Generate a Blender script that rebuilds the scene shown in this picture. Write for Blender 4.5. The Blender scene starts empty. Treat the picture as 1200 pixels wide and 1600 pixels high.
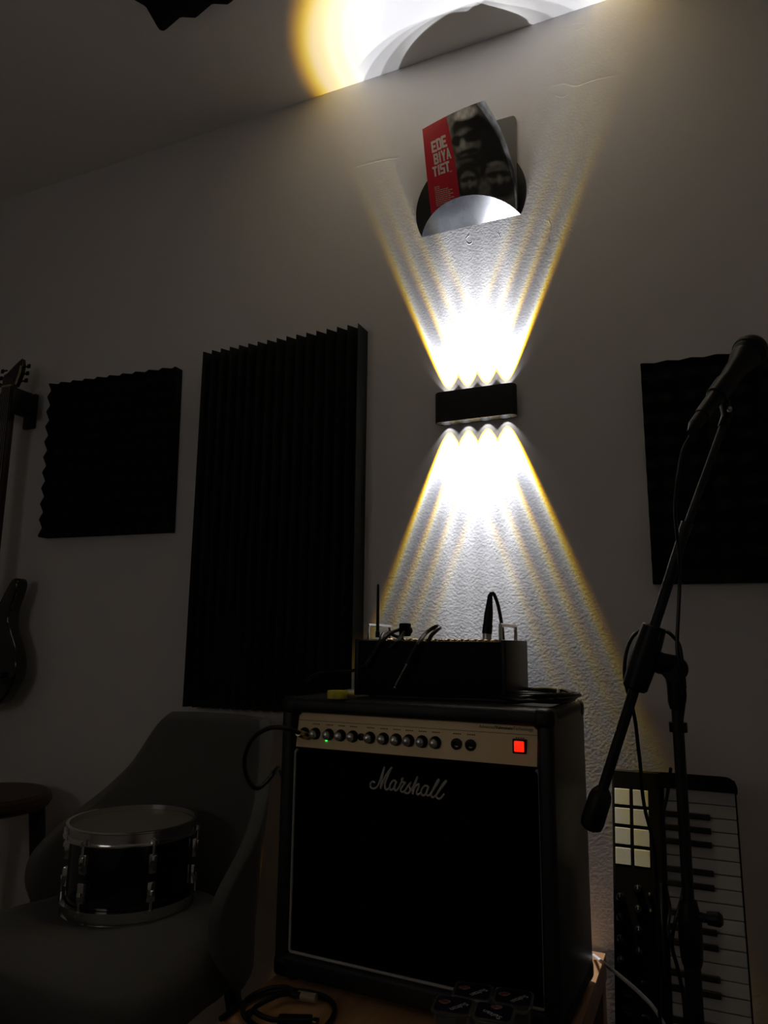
import bpy, bmesh, math, random
from mathutils import Vector, Matrix
random.seed(4)
PI = math.pi
SC = bpy.context.scene
COL = SC.collection

# ------------------------------------------------------------------ camera
cam_data = bpy.data.cameras.new('camera')
cam = bpy.data.objects.new('camera', cam_data)
COL.objects.link(cam)
_R, _U, _F = (Vector(v) for v in ((0.9143, 0.405, 0.0106), (0.0621, -0.1662, 0.9841), (-0.4003, 0.8991, 0.1771)))
_m = Matrix((( _R.x, _U.x, -_F.x), (_R.y, _U.y, -_F.y), (_R.z, _U.z, -_F.z))).to_4x4()
_m.translation = Vector((0.0, -1.66, 1.08))
cam.matrix_world = _m
cam_data.sensor_fit = 'VERTICAL'
cam_data.sensor_height = 32.0
cam_data.lens = 1130.0 / 1600.0 * 32.0
cam_data.clip_start = 0.02
SC.camera = cam

# ------------------------------------------------------------------ world, exposure
SC.view_settings.view_transform = 'Standard'
SC.view_settings.look = 'None'
SC.view_settings.gamma = 1.0
SC.view_settings.use_curve_mapping = False
SC.view_settings.exposure = 0.0
w = bpy.data.worlds.new('night'); SC.world = w; w.use_nodes = True
w.node_tree.nodes['Background'].inputs[0].default_value = (0, 0, 0, 1)
SC.cycles.max_bounces = 10
SC.cycles.diffuse_bounces = 6
SC.cycles.sample_clamp_indirect = 4.0
SC.cycles.caustics_reflective = False
SC.cycles.caustics_refractive = False
LED_POWER = 60.0
# a second, dim and broad light somewhere at the front left of the room (its soft shadows fall to the right in the photograph)
ad = bpy.data.lights.new('room_light', 'AREA'); ao = bpy.data.objects.new('room_light', ad); COL.objects.link(ao)
ad.shape = 'RECTANGLE'; ad.size = 0.7; ad.size_y = 0.5; ad.energy = 0.95; ad.color = (1.0, 0.93, 0.86)
ao.location = (-1.35, -2.45, 1.40)
ao.rotation_euler = (Vector((-0.55, -0.35, 2.60)) - Vector(ao.location)).to_track_quat('-Z', 'Y').to_euler()

# ------------------------------------------------------------------ materials
def mat(name, col, rough=0.5, metal=0.0, spec=0.5, bump=None, bump_scale=200.0, bump_dist=0.001, emit=None, emit_s=0.0,
        coat=0.0, var=0.0, var_scale=6.0, trans=0.0, aniso=0.0, detail=3.0, sheen=0.0, alpha=1.0):
    m = bpy.data.materials.new(name); m.use_nodes = True
    nt = m.node_tree; b = nt.nodes['Principled BSDF']
    b.inputs['Base Color'].default_value = (*col, 1)
    b.inputs['Roughness'].default_value = rough
    b.inputs['Metallic'].default_value = metal
    b.inputs['Specular IOR Level'].default_value = spec
    b.inputs['Coat Weight'].default_value = coat
    b.inputs['Transmission Weight'].default_value = trans
    b.inputs['Anisotropic'].default_value = aniso
    b.inputs['Sheen Weight'].default_value = sheen
    if emit:
        b.inputs['Emission Color'].default_value = (*emit, 1); b.inputs['Emission Strength'].default_value = emit_s
    tc = nt.nodes.new('ShaderNodeTexCoord')
    if bump:
        n = nt.nodes.new('ShaderNodeTexNoise'); n.inputs['Scale'].default_value = bump_scale; n.inputs['Detail'].default_value = detail
        nt.links.new(tc.outputs['Object'], n.inputs['Vector'])
        bp = nt.nodes.new('ShaderNodeBump'); bp.inputs['Strength'].default_value = bump; bp.inputs['Distance'].default_value = bump_dist
        nt.links.new(n.outputs['Fac'], bp.inputs['Height']); nt.links.new(bp.outputs['Normal'], b.inputs['Normal'])
    if var:
        n2 = nt.nodes.new('ShaderNodeTexNoise'); n2.inputs['Scale'].default_value = var_scale; n2.inputs['Detail'].default_value = 5
        nt.links.new(tc.outputs['Object'], n2.inputs['Vector'])
        mx = nt.nodes.new('ShaderNodeMix'); mx.data_type = 'RGBA'
        mx.inputs['A'].default_value = (*[c * (1 - var) for c in col], 1); mx.inputs['B'].default_value = (*[min(1, c * (1 + var)) for c in col], 1)
        nt.links.new(n2.outputs['Fac'], mx.inputs['Factor']); nt.links.new(mx.outputs['Result'], b.inputs['Base Color'])
    return m

def wood(name, c1, c2, rough=0.45, stretch=(1, 14, 14), scale=3.0):
    m = mat(name, c1, rough)
    nt = m.node_tree; b = nt.nodes['Principled BSDF']
    tc = nt.nodes.new('ShaderNodeTexCoord'); mp = nt.nodes.new('ShaderNodeMapping'); mp.inputs['Scale'].default_value = stretch
    n = nt.nodes.new('ShaderNodeTexNoise'); n.inputs['Scale'].default_value = scale; n.inputs['Detail'].default_value = 6; n.inputs['Distortion'].default_value = 0.6
    r = nt.nodes.new('ShaderNodeValToRGB'); r.color_ramp.elements[0].color = (*c1, 1); r.color_ramp.elements[1].color = (*c2, 1)
    r.color_ramp.elements[0].position = 0.35; r.color_ramp.elements[1].position = 0.65
    nt.links.new(tc.outputs['Object'], mp.inputs['Vector']); nt.links.new(mp.outputs['Vector'], n.inputs['Vector'])
    nt.links.new(n.outputs['Fac'], r.inputs['Fac']); nt.links.new(r.outputs['Color'], b.inputs['Base Color'])
    return m

def wall_paint():
    m = mat('rolled_wall_paint', (0.78, 0.76, 0.76), 0.6, spec=0.25)
    nt = m.node_tree; b = nt.nodes['Principled BSDF']; L = nt.links
    tc = nt.nodes.new('ShaderNodeTexCoord')
    n1 = nt.nodes.new('ShaderNodeTexNoise'); n1.inputs['Scale'].default_value = 170; n1.inputs['Detail'].default_value = 2
    n2 = nt.nodes.new('ShaderNodeTexNoise'); n2.inputs['Scale'].default_value = 9; n2.inputs['Detail'].default_value = 4
    L.new(tc.outputs['Object'], n1.inputs['Vector']); L.new(tc.outputs['Object'], n2.inputs['Vector'])
    b1 = nt.nodes.new('ShaderNodeBump'); b1.inputs['Strength'].default_value = 0.2; b1.inputs['Distance'].default_value = 0.0012
    b2 = nt.nodes.new('ShaderNodeBump'); b2.inputs['Strength'].default_value = 0.12; b2.inputs['Distance'].default_value = 0.003
    L.new(n1.outputs['Fac'], b1.inputs['Height']); L.new(n2.outputs['Fac'], b2.inputs['Height'])
    L.new(b2.outputs['Normal'], b1.inputs['Normal']); L.new(b1.outputs['Normal'], b.inputs['Normal'])
    return m

M_wall = wall_paint()
M_ceil = mat('ceiling_paint', (0.86, 0.84, 0.815), 0.7, spec=0.2, bump=0.15, bump_scale=60, bump_dist=0.001)
M_floor = wood('dark_floor_boards', (0.035, 0.022, 0.014), (0.06, 0.038, 0.024), 0.5)
M_foam = mat('black_acoustic_foam', (0.0065, 0.0075, 0.0085), 0.9, spec=0.15, bump=0.4, bump_scale=500, bump_dist=0.001)
M_wedge = mat('charcoal_acoustic_foam', (0.016, 0.018, 0.019), 0.9, spec=0.15, bump=0.4, bump_scale=500, bump_dist=0.001)
M_black = mat('black_plastic', (0.0065, 0.0065, 0.007), 0.42, spec=0.3)
M_matte = mat('matte_black_metal', (0.006, 0.006, 0.007), 0.55, bump=0.1, bump_scale=800, bump_dist=0.0004)
M_mixer = mat('black_steel_case', (0.0035, 0.0042, 0.0042), 0.6, spec=0.15)
M_tolex = mat('black_textured_vinyl_covering', (0.012, 0.012, 0.013), 0.42, bump=0.8, bump_scale=420, bump_dist=0.001, detail=2)
M_grille = mat('black_grille_cloth', (0.0035, 0.0035, 0.004), 0.95, spec=0.05, bump=0.5, bump_scale=900, bump_dist=0.0006)
M_gold = mat('brushed_gold_panel', (0.80, 0.61, 0.35), 0.45, metal=0.3, spec=0.4, var=0.03, var_scale=20)
M_pipe = mat('white_piping', (0.52, 0.52, 0.50), 0.5)
M_logo = mat('cream_script_plastic', (0.66, 0.63, 0.58), 0.45)
M_chrome = mat('chrome', (0.80, 0.80, 0.80), 0.13, metal=1.0)
M_cap = mat('satin_chrome_cap', (0.88, 0.88, 0.88), 0.28, metal=0.85)
M_steel = mat('brushed_steel', (0.6, 0.6, 0.6), 0.3, metal=1.0)
M_brass = mat('nickel_gold_jack', (0.75, 0.6, 0.35), 0.25, metal=1.0)
M_cable = mat('black_cable_rubber', (0.007, 0.007, 0.007), 0.38)
M_white_cable = mat('white_cable_rubber', (0.75, 0.75, 0.74), 0.4)
M_red = mat('lit_red_switch', (0.5, 0.01, 0.005), 0.3, emit=(1.0, 0.018, 0.004), emit_s=1.05)
M_green = mat('lit_green_led', (0.0, 0.4, 0.03), 0.3, emit=(0.03, 1.0, 0.08), emit_s=1.2)
M_yellow = mat('yellow_tape', (0.72, 0.66, 0.06), 0.5)
M_chair = mat('grey_woven_upholstery', (0.125, 0.122, 0.115), 0.95, spec=0.1, bump=0.5, bump_scale=450, bump_dist=0.001, var=0.12, var_scale=180, sheen=0.1)
M_shell = mat('black_gloss_drum_wrap', (0.003, 0.003, 0.0035), 0.1, coat=0.5)
M_head = mat('grey_coated_drum_head', (0.17, 0.16, 0.14), 0.5)
M_stool = wood('dark_stained_stool_wood', (0.03, 0.012, 0.006), (0.055, 0.022, 0.011), 0.4)
M_leg = mat('dark_stool_leg', (0.012, 0.009, 0.008), 0.5)
M_table = wood('oak_table_veneer', (0.42, 0.225, 0.10), (0.52, 0.30, 0.15), 0.45, stretch=(14, 1, 14))
M_gloss = mat('black_gloss_guitar_lacquer', (0.003, 0.003, 0.003), 0.08, coat=0.6)
M_neck = mat('dark_fretboard', (0.030, 0.016, 0.013), 0.5)
M_cream = mat('cream_binding', (0.40, 0.33, 0.20), 0.5)
M_keyw = mat('white_key_plastic', (0.62, 0.60, 0.58), 0.3)
M_keyb = mat('black_key_plastic', (0.006, 0.006, 0.006), 0.22)
M_pad = mat('white_rubber_pad', (0.80, 0.82, 0.76), 0.5)
M_kbody = mat('black_controller_case', (0.004, 0.004, 0.0045), 0.6, spec=0.12)
M_dim = mat('dim_grey_print', (0.06, 0.06, 0.06), 0.5)
M_dark_print = mat('dark_print_on_gold', (0.05, 0.035, 0.02), 0.5)
M_lid = mat('navy_foil_lid', (0.012, 0.014, 0.035), 0.3, spec=0.5)
M_lidtext = mat('pale_print', (0.55, 0.53, 0.55), 0.4)
M_pink = mat('pink_print', (0.45, 0.20, 0.20), 0.4)
M_plastic = mat('clear_plastic_cup', (0.75, 0.75, 0.72), 0.12, trans=0.85)
M_red_print = mat('red_cover_print', (0.42, 0.006, 0.014), 0.35)
M_letter = mat('pale_cover_lettering', (0.62, 0.60, 0.54), 0.45)
M_paper = mat('white_paper', (0.72, 0.70, 0.68), 0.5)
M_booklet = mat('grey_brown_card', (0.115, 0.105, 0.088), 0.5)
M_strap = mat('black_hook_and_loop_strap', (0.004, 0.004, 0.004), 0.95, spec=0.05)
M_beige = mat('beige_connector', (0.45, 0.40, 0.26), 0.4)
M_led = mat('led_lens', (1, 1, 1), 0.2, emit=(1.0, 0.97, 0.90), emit_s=14.0)

def vinyl(name, groove, base, rough):
    """record vinyl: fine concentric grooves, object origin at the disc centre, axis +Y local."""
    m = mat(name, base, rough)
    nt = m.node_tree; b = nt.nodes['Principled BSDF']; L = nt.links
    tc = nt.nodes.new('ShaderNodeTexCoord')
    cx_ = nt.nodes.new('ShaderNodeVectorMath'); cx_.operation = 'CROSS_PRODUCT'; cx_.inputs[0].default_value = (0, 1, 0)
    L.new(tc.outputs['Object'], cx_.inputs[1])
    tg = nt.nodes.new('ShaderNodeVectorTransform'); tg.vector_type = 'VECTOR'; tg.convert_from = 'OBJECT'; tg.convert_to = 'WORLD'
    L.new(cx_.outputs[0], tg.inputs[0])
    b.inputs['Anisotropic'].default_value = groove
    L.new(tg.outputs[0], b.inputs['Tangent']); b.inputs['Anisotropic Rotation'].default_value = 0.25
    n = nt.nodes.new('ShaderNodeTexNoise'); n.inputs['Scale'].default_value = 22; n.inputs['Detail'].default_value = 6
    L.new(tc.outputs['Object'], n.inputs['Vector'])
    r = nt.nodes.new('ShaderNodeMapRange'); r.inputs['To Min'].default_value = rough * 0.7; r.inputs['To Max'].default_value = min(1, rough * 1.5)
    L.new(n.outputs['Fac'], r.inputs['Value']); L.new(r.outputs['Result'], b.inputs['Roughness'])
    return m
M_vinyl = vinyl('black_record_vinyl', 0.7, (0.006, 0.006, 0.009), 0.35)
M_flap = vinyl('scuffed_record_vinyl', 0.93, (0.010, 0.0105, 0.012), 0.25)
_b = M_flap.node_tree.nodes['Principled BSDF']
_b.inputs['Specular IOR Level'].default_value = 0.35

# ------------------------------------------------------------------ mesh helpers
def bx(bm, c, s, bev=0.0, rot=None, seg=2):
    g = bmesh.ops.create_cube(bm, size=1.0)
    vs = g['verts']
    bmesh.ops.scale(bm, vec=s, verts=vs)
    if bev > 0:
        es = list({e for v in vs for e in v.link_edges})
        r = bmesh.ops.bevel(bm, geom=es, offset=bev, segments=seg, affect='EDGES', profile=0.5)
        vs = list({v for f in r['faces'] for v in f.verts} | {v for v in vs if v.is_valid})
    if rot is not None:
        bmesh.ops.rotate(bm, cent=(0, 0, 0), matrix=rot, verts=vs)
    bmesh.ops.translate(bm, vec=c, verts=vs)
    return vs

def frame(d):
    d = Vector(d).normalized()
    a = Vector((0, 0, 1)) if abs(d.z) < 0.9 else Vector((1, 0, 0))
    x = d.cross(a).normalized(); y = d.cross(x).normalized()
    return x, y

def ring(bm, c, x, y, r, n, ph=0.0):
    return [bm.verts.new(Vector(c) + x * (r * math.cos(2 * PI * i / n + ph)) + y * (r * math.sin(2 * PI * i / n + ph))) for i in range(n)]

def skin(bm, rings, closed=False, caps=True):
    n = len(rings[0])
    m = len(rings)
    for k in range(m if closed else m - 1):
        a, b = rings[k], rings[(k + 1) % m]
        for i in range(n):
            bm.faces.new((a[i], a[(i + 1) % n], b[(i + 1) % n], b[i]))
    if caps and not closed:
        bm.faces.new(rings[0][::-1]); bm.faces.new(rings[-1])

def cyl(bm, p0, p1, r0, r1=None, n=20):
    r1 = r0 if r1 is None else r1
    p0, p1 = Vector(p0), Vector(p1)
    x, y = frame(p1 - p0)
    skin(bm, [ring(bm, p0, x, y, r0, n), ring(bm, p1, x, y, r1, n)])

def rod(bm, p0, p1, prof, n=20):
    """solid of revolution along p0->p1; prof = [(t, r)], t in metres from p0"""
    p0, p1 = Vector(p0), Vector(p1); d = (p1 - p0).normalized(); x, y = frame(d)
    skin(bm, [ring(bm, p0 + d * t, x, y, max(r, 1e-5), n) for t, r in prof])

def catmull(pts, k=6, closed=False):
    P = [Vector(p) for p in pts]; out = []
    n = len(P)
    for i in range(n if closed else n - 1):
        p1, p2 = P[i], P[(i + 1) % n]
        p0 = P[i - 1] if (closed or i > 0) else p1 * 2 - p2
        p3 = P[(i + 2) % n] if (closed or i + 2 < n) else p2 * 2 - p1
        for j in range(k):
            t = j / k; t2 = t * t; t3 = t2 * t
            out.append(0.5 * ((2 * p1) + (p2 - p0) * t + (2 * p0 - 5 * p1 + 4 * p2 - p3) * t2 + (3 * p1 - p0 - 3 * p2 + p3) * t3))
    if not closed: out.append(P[-1])
    return out

def tube(bm, pts, r, n=10, k=6, closed=False, smooth=True):
    P = catmull(pts, k, closed) if smooth else [Vector(p) for p in pts]
    m = len(P)
    rr = r if callable(r) else (lambda t: r)
    T = []
    for i in range(m):
        a = P[(i - 1) % m] if (closed or i > 0) else P[i]
        b = P[(i + 1) % m] if (closed or i < m - 1) else P[i]
        d = (b - a)
        T.append(d.normalized() if d.length > 1e-9 else (T[-1] if T else Vector((0, 0, 1))))
    x, _ = frame(T[0]); rings = []
    for i in range(m):
        x = (x - T[i] * x.dot(T[i]))
        x = x.normalized() if x.length > 1e-6 else frame(T[i])[0]
        y = T[i].cross(x)
        rings.append(ring(bm, P[i], x, y, rr(i / max(1, m - 1)), n))
    skin(bm, rings, closed)

def lathe(bm, prof, c=(0, 0, 0), n=48, close=False):
    rings = []
    for r, z in prof:
        rings.append([bm.verts.new((c[0] + max(r, 1e-5) * math.cos(2 * PI * i / n), c[1] + max(r, 1e-5) * math.sin(2 * PI * i / n), c[2] + z)) for i in range(n)])
    skin(bm, rings, close, caps=not close)

def prism(bm, outline, d, mtx=None, bev=0.0, seg=3):
    """outline in XZ, extruded +Y by d"""
    v0 = [bm.verts.new((x, 0, z)) for x, z in outline]
    f = bm.faces.new(v0)
    r = bmesh.ops.extrude_face_region(bm, geom=[f])
    v1 = [g for g in r['geom'] if isinstance(g, bmesh.types.BMVert)]
    bmesh.ops.translate(bm, vec=(0, d, 0), verts=v1)
    vs = v0 + v1
    if bev > 0:
        caps = [e for e in {e for v in vs for e in v.link_edges} if abs(e.verts[0].co.y - e.verts[1].co.y) < 1e-7]
        rr = bmesh.ops.bevel(bm, geom=caps, offset=bev, segments=seg, affect='EDGES', profile=0.5)
        vs = list({v for f in rr['faces'] for v in f.verts} | {v for v in vs if v.is_valid})
    if mtx is not None: bmesh.ops.transform(bm, matrix=mtx, verts=vs)
    return vs

def grid(bm, fn, nu, nv):
    g = [[bm.verts.new(fn(i / nu, j / nv)) for i in range(nu + 1)] for j in range(nv + 1)]
    for j in range(nv):
        for i in range(nu):
            bm.faces.new((g[j][i], g[j][i + 1], g[j + 1][i + 1], g[j + 1][i]))
    return g

def NB(): return bmesh.new()

def link_mesh(name, bm, m, smooth=30.0):
    bmesh.ops.recalc_face_normals(bm, faces=bm.faces)
    me = bpy.data.meshes.new(name); bm.to_mesh(me); bm.free()
    if smooth is not None:
        for p in me.polygons: p.use_smooth = True
        try: me.set_sharp_from_angle(angle=math.radians(smooth))
        except Exception: pass
    me.materials.append(m)
    o = bpy.data.objects.new(name, me); COL.objects.link(o)
    return o

def tag(o, label, cat, group=None):
    o['label'] = label; o['category'] = cat
    if group: o['group'] = group

MTX = {}
def thing(name, label, cat, loc=(0, 0, 0), rotz=0.0, group=None, rot=None):
    o = bpy.data.objects.new(name, None); COL.objects.link(o)
    o.empty_display_size = 0.05
    o.location = loc
    if rot is None: o.rotation_euler = (0, 0, rotz); R = Matrix.Rotation(rotz, 4, 'Z')
    else:
        R = rot.to_4x4(); o.rotation_euler = R.to_euler()
    MTX[o.name] = Matrix.Translation(Vector(loc)) @ R
    tag(o, label, cat, group)
    return o

def part(name, bm, m, parent, world=False, label=None, smooth=30.0, off=None):
    if world:
        bmesh.ops.transform(bm, matrix=MTX[parent.name].inverted(), verts=bm.verts)
    if off is not None:
        bmesh.ops.translate(bm, vec=-Vector(off), verts=bm.verts)
    o = link_mesh(name, bm, m, smooth); o.parent = parent
    if off is not None: o.location = off
    MTX[o.name] = MTX[parent.name] @ Matrix.Translation(Vector(off) if off is not None else Vector())
    if label: o['label'] = label
    return o

def solo(name, bm, m, label, cat, group=None, smooth=30.0):
    vs = list(bm.verts)
    lo = Vector((min(v.co.x for v in vs), min(v.co.y for v in vs), min(v.co.z for v in vs)))
    hi = Vector((max(v.co.x for v in vs), max(v.co.y for v in vs), max(v.co.z for v in vs)))
    c = Vector(((lo.x + hi.x) / 2, (lo.y + hi.y) / 2, lo.z))
    bmesh.ops.translate(bm, vec=-c, verts=vs)
    o = link_mesh(name, bm, m, smooth); o.location = c
    tag(o, label, cat, group)
    return o

def structure(name, c, s, m):
    bm = NB(); bx(bm, (0, 0, 0), s)
    o = link_mesh(name, bm, m, None); o.location = c
    o['kind'] = 'structure'; o['label'] = LABELS_SET[name]; o['category'] = name.split('_')[0]
    return o

def text_mesh(bm, s, size, mtx, depth=0.0004, align='LEFT'):
    cu = bpy.data.curves.new('lettering_curve', 'FONT'); cu.body = s; cu.size = size; cu.extrude = depth; cu.align_x = align; cu.resolution_u = 2
    ob = bpy.data.objects.new('lettering_curve', cu); COL.objects.link(ob)
    dg = bpy.context.evaluated_depsgraph_get()
    me = bpy.data.meshes.new_from_object(ob.evaluated_get(dg))
    me.transform(mtx); bm.from_mesh(me)
    bpy.data.objects.remove(ob); bpy.data.meshes.remove(me); bpy.data.curves.remove(cu)

# ------------------------------------------------------------------ room shell
LABELS_SET = {
    'wall_back': 'pale grey rolled plaster wall behind the amplifier and lamp', 'wall_left': 'grey wall at the far left of the room',
    'wall_right': 'grey wall at the right of the room', 'wall_front': 'grey wall behind the viewer',
    'ceiling': 'white painted ceiling lit by the lamp', 'floor': 'dark boarded floor of the room'}
CEIL = 2.687
RX0, RX1, RY = -2.72, 1.15, -2.70          # left wall, right wall, wall behind the viewer
RXC, RXW = (RX0 + RX1) / 2, RX1 - RX0
structure('wall_back', (RXC, 0.06, CEIL / 2), (RXW, 0.12, CEIL), M_wall)
structure('wall_left', (RX0 - 0.06, RY / 2, CEIL / 2), (0.12, -RY + 0.24, CEIL), M_wall)
structure('wall_right', (RX1 + 0.06, RY / 2, CEIL / 2), (0.12, -RY + 0.24, CEIL), M_wall)
structure('wall_front', (RXC, RY - 0.06, CEIL / 2), (RXW, 0.12, CEIL), M_wall)
structure('ceiling', (RXC, RY / 2, CEIL + 0.06), (RXW + 0.24, -RY + 0.24, 0.12), M_ceil)
structure('floor', (RXC, RY / 2, -0.06), (RXW + 0.24, -RY + 0.24, 0.12), M_floor)

# raised plaster cracks and smears on the wall, above and beside the lamp
for pts in (((-0.3006, 0.0, 2.1141), (-0.2962, 0.0, 2.1008), (-0.2967, 0.0, 2.0836), (-0.302, 0.0, 2.0642), (-0.2992, 0.0, 2.0532)), ((-0.5055, 0.0, 2.1223), (-0.5142, 0.0, 2.1134), (-0.5092, 0.0, 2.0996), (-0.4988, 0.0, 2.099), (-0.497, 0.0, 2.1112)), ((-0.7368, 0.0, 2.577), (-0.7209, 0.0, 2.5677), (-0.709, 0.0, 2.5476), (-0.7148, 0.0, 2.5332)),
            ((-0.8448, 0.0, 2.4135), (-0.8004, 0.0, 2.4131), (-0.7508, 0.0, 2.4111), (-0.7079, 0.0, 2.4047)), ((-0.2781, 0.0, 2.4876), (-0.2492, 0.0, 2.4834), (-0.221, 0.0, 2.4665), (-0.1801, 0.0, 2.469), (-0.1189, 0.0, 2.4642)), ((-0.2726, 0.0, 2.4561), (-0.2536, 0.0, 2.4461), (-0.2406, 0.0, 2.4528)), ((-0.2339, 0.0, 2.6489), (-0.205, 0.0, 2.6454), (-0.196, 0.0, 2.6306), (-0.2153, 0.0, 2.6266)), ((-0.4291, 0.0, 2.1115), (-0.4243, 0.0, 2.0979), (-0.4262, 0.0, 2.0859))):
    bm = NB(); tube(bm, [Vector(p) + Vector((0, 0.0002, 0)) for p in pts], 0.00042, 6)
    cr = link_mesh('plaster_ridge', bm, M_wall); cr.parent = bpy.data.objects['wall_back']; cr.location = -Vector(cr.parent.location)

# ------------------------------------------------------------------ wall lamp (8 leds: four up, four down)
LX, LZ, LW, LH, LD = -0.4885, 1.655, 0.206, 0.078, 0.032
def led_light(nm, loc, up):
    ld = bpy.data.lights.new(nm, 'SPOT'); lo = bpy.data.objects.new(nm, ld); COL.objects.link(lo)
    ld.energy = LED_POWER; ld.spot_size = math.radians(150); ld.spot_blend = 0.3; ld.shadow_soft_size = 0.0022
    ld.use_nodes = True
    nt = ld.node_tree; em = nt.nodes['Emission']; L = nt.links
    ge = nt.nodes.new('ShaderNodeNewGeometry'); sp = nt.nodes.new('ShaderNodeSeparateXYZ')
    ab = nt.nodes.new('ShaderNodeMath'); ab.operation = 'ABSOLUTE'
    ac = nt.nodes.new('ShaderNodeMath'); ac.operation = 'ARCCOSINE'
    dv = nt.nodes.new('ShaderNodeMath'); dv.operation = 'DIVIDE'; dv.inputs[1].default_value = math.radians(30)
    cr = nt.nodes.new('ShaderNodeValToRGB')
    L.new(ge.outputs['Incoming'], sp.inputs[0]); L.new(sp.outputs['Z'], ab.inputs[0]); L.new(ab.outputs[0], ac.inputs[0])
    L.new(ac.outputs[0], dv.inputs[0]); L.new(dv.outputs[0], cr.inputs['Fac']); L.new(cr.outputs['Color'], em.inputs['Color'])
    stops = [(0.0, (0.96, 0.97, 1.0)), (2.0, (0.96, 0.97, 1.0)), (3.0, (0.62, 0.63, 0.66)), (4.6, (0.36, 0.37, 0.39)), (7.0, (0.195, 0.20, 0.215)), (12.0, (0.17, 0.177, 0.195)), (16.5, (0.215, 0.222, 0.245)), (18.6, (0.34, 0.345, 0.345)),
             (19.6, (0.50, 0.48, 0.38)), (20.4, (0.62, 0.49, 0.13)), (21.1, (0.56, 0.37, 0.012)), (21.9, (0.32, 0.165, 0.001)), (22.7, (0.10, 0.043, 0.001)), (23.4, (0.008, 0.006, 0.004)), (24.2, (0.003, 0.0028, 0.0025)), (30.0, (0.002, 0.002, 0.002))]
    e = cr.color_ramp.elements
    while len(e) > 1: e.remove(e[-1])
    e[0].position = 0.0; e[0].color = (*stops[0][1], 1)
    for a, c in stops[1:]:
        q = e.new(a / 30.0); q.color = (*c, 1)
    lo.location = loc
    lo.rotation_euler = (PI, 0, 0) if up else (0, 0, 0)
    return lo

def stadium(w_, d_, n=12):
    r = d_ / 2; o = []
    for i in range(n + 1):
        a = -PI / 2 + PI * i / n; o.append((w_ / 2 - r + r * math.cos(a), r * math.sin(a)))
    for i in range(n + 1):
        a = PI / 2 + PI * i / n; o.append((-w_ / 2 + r + r * math.cos(a), r * math.sin(a)))
    return o

lamp = thing('wall_lamp', 'black oval up-and-down LED wall lamp throwing four beams each way', 'lamp', (LX, -0.003 - LD / 2, LZ - LH / 2))
LED_X = [-0.0735, -0.0245, 0.0245, 0.0735]
WELL = 0.026
def lamp_body():
    bm = NB()
    so = stadium(LW, LD)
    rows = []
    for z in (0.0, 0.002, LH - 0.002, LH):
        s = 0.985 if z in (0.0, LH) else 1.0
        rows.append([bm.verts.new((x * s, y * s, z)) for x, y in so])
    n = len(so)
    for a, b in zip(rows[:-1], rows[1:]):
        for i in range(n): bm.faces.new((a[i], a[(i + 1) % n], b[(i + 1) % n], b[i]))
    # ends: plates pierced by four round wells, walls of the wells, closed at the LED board
    for z0, z1, rw in ((0.0, WELL, rows[0]), (LH, LH - WELL, rows[-1])):
        circ = []
        for cx in LED_X:
            c0 = [bm.verts.new((cx + 0.0140 * math.cos(2 * PI * i / 24), 0.0140 * math.sin(2 * PI * i / 24), z0)) for i in range(24)]
            c1 = [bm.verts.new((cx + 0.0125 * math.cos(2 * PI * i / 24), 0.0125 * math.sin(2 * PI * i / 24), z1)) for i in range(24)]
            for i in range(24): bm.faces.new((c0[i], c0[(i + 1) % 24], c1[(i + 1) % 24], c1[i]))
            bm.faces.new(c1)
            circ.append(c0)
        es = []
        for loop in [rw] + circ:
            for i in range(len(loop)):
                e = bm.edges.get((loop[i], loop[(i + 1) % len(loop)]))
                es.append(e)
        bmesh.ops.triangle_fill(bm, use_beauty=True, use_dissolve=False, edges=es)
    return bm
part('housing', lamp_body(), M_matte, lamp)
bm = NB(); bx(bm, (0, LD / 2 + 0.0015, LH / 2), (0.10, 0.003, 0.05)); part('wall_bracket', bm, M_matte, lamp)
for up in (False, True):
    for cx in LED_X:
        z = LH - WELL if up else WELL
        s = 1 if up else -1
        bm = NB(); lathe(bm, [(0.0001, 0.0035 * s), (0.003, 0.0033 * s), (0.0055, 0.002 * s), (0.0062, 0.0002 * s)], (cx, 0, z), 20)
        part('led_lens', bm, M_led, lamp)
        led_light('led_spot', (LX + cx, -0.003 - LD / 2, LZ - LH / 2 + z + 0.0045 * s), up)

# ------------------------------------------------------------------ record folded into a magazine holder
RC = Vector((-0.5025, -0.006, 2.216)); RR = 0.150; CH = 0.068; TILT = math.radians(60)
rec = thing('record_magazine_holder', 'black vinyl record folded into a wall pocket above the lamp', 'magazine holder', RC)
def rec_back():
    bm = NB(); out = []
    a0 = math.asin(-CH / RR)
    for i in range(61):
        a = a0 + (PI - 2 * a0) * i / 60
        out.append((RR * math.cos(a), RR * math.sin(a)))
    prism(bm, out, 0.0018, Matrix.Translation((0, 0.003, 0)))
    return bm
part('back_disc', rec_back(), M_vinyl, rec)
def rec_flap():
    # the smaller segment of the disc, in the disc's own plane (origin = disc centre), hinged about its chord
    bm = NB(); out = []
    a0 = math.asin(CH / RR)
    for i in range(61):
        a = a0 + (PI - 2 * a0) * i / 60
        out.append((RR * math.cos(a), RR * math.sin(a)))
    prism(bm, out, 0.0018, Matrix.Translation((0, -0.0018, 0)))
    return bm
flap = part('front_flap', rec_flap(), M_flap, rec, label='silvery scuffed front flap with a bright radial streak')
flap.rotation_euler = (TILT, 0, 0)
flap.location = Vector((0, 0.004, -CH)) - Matrix.Rotation(TILT, 3, 'X') @ Vector((0, 0, CH))

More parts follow.
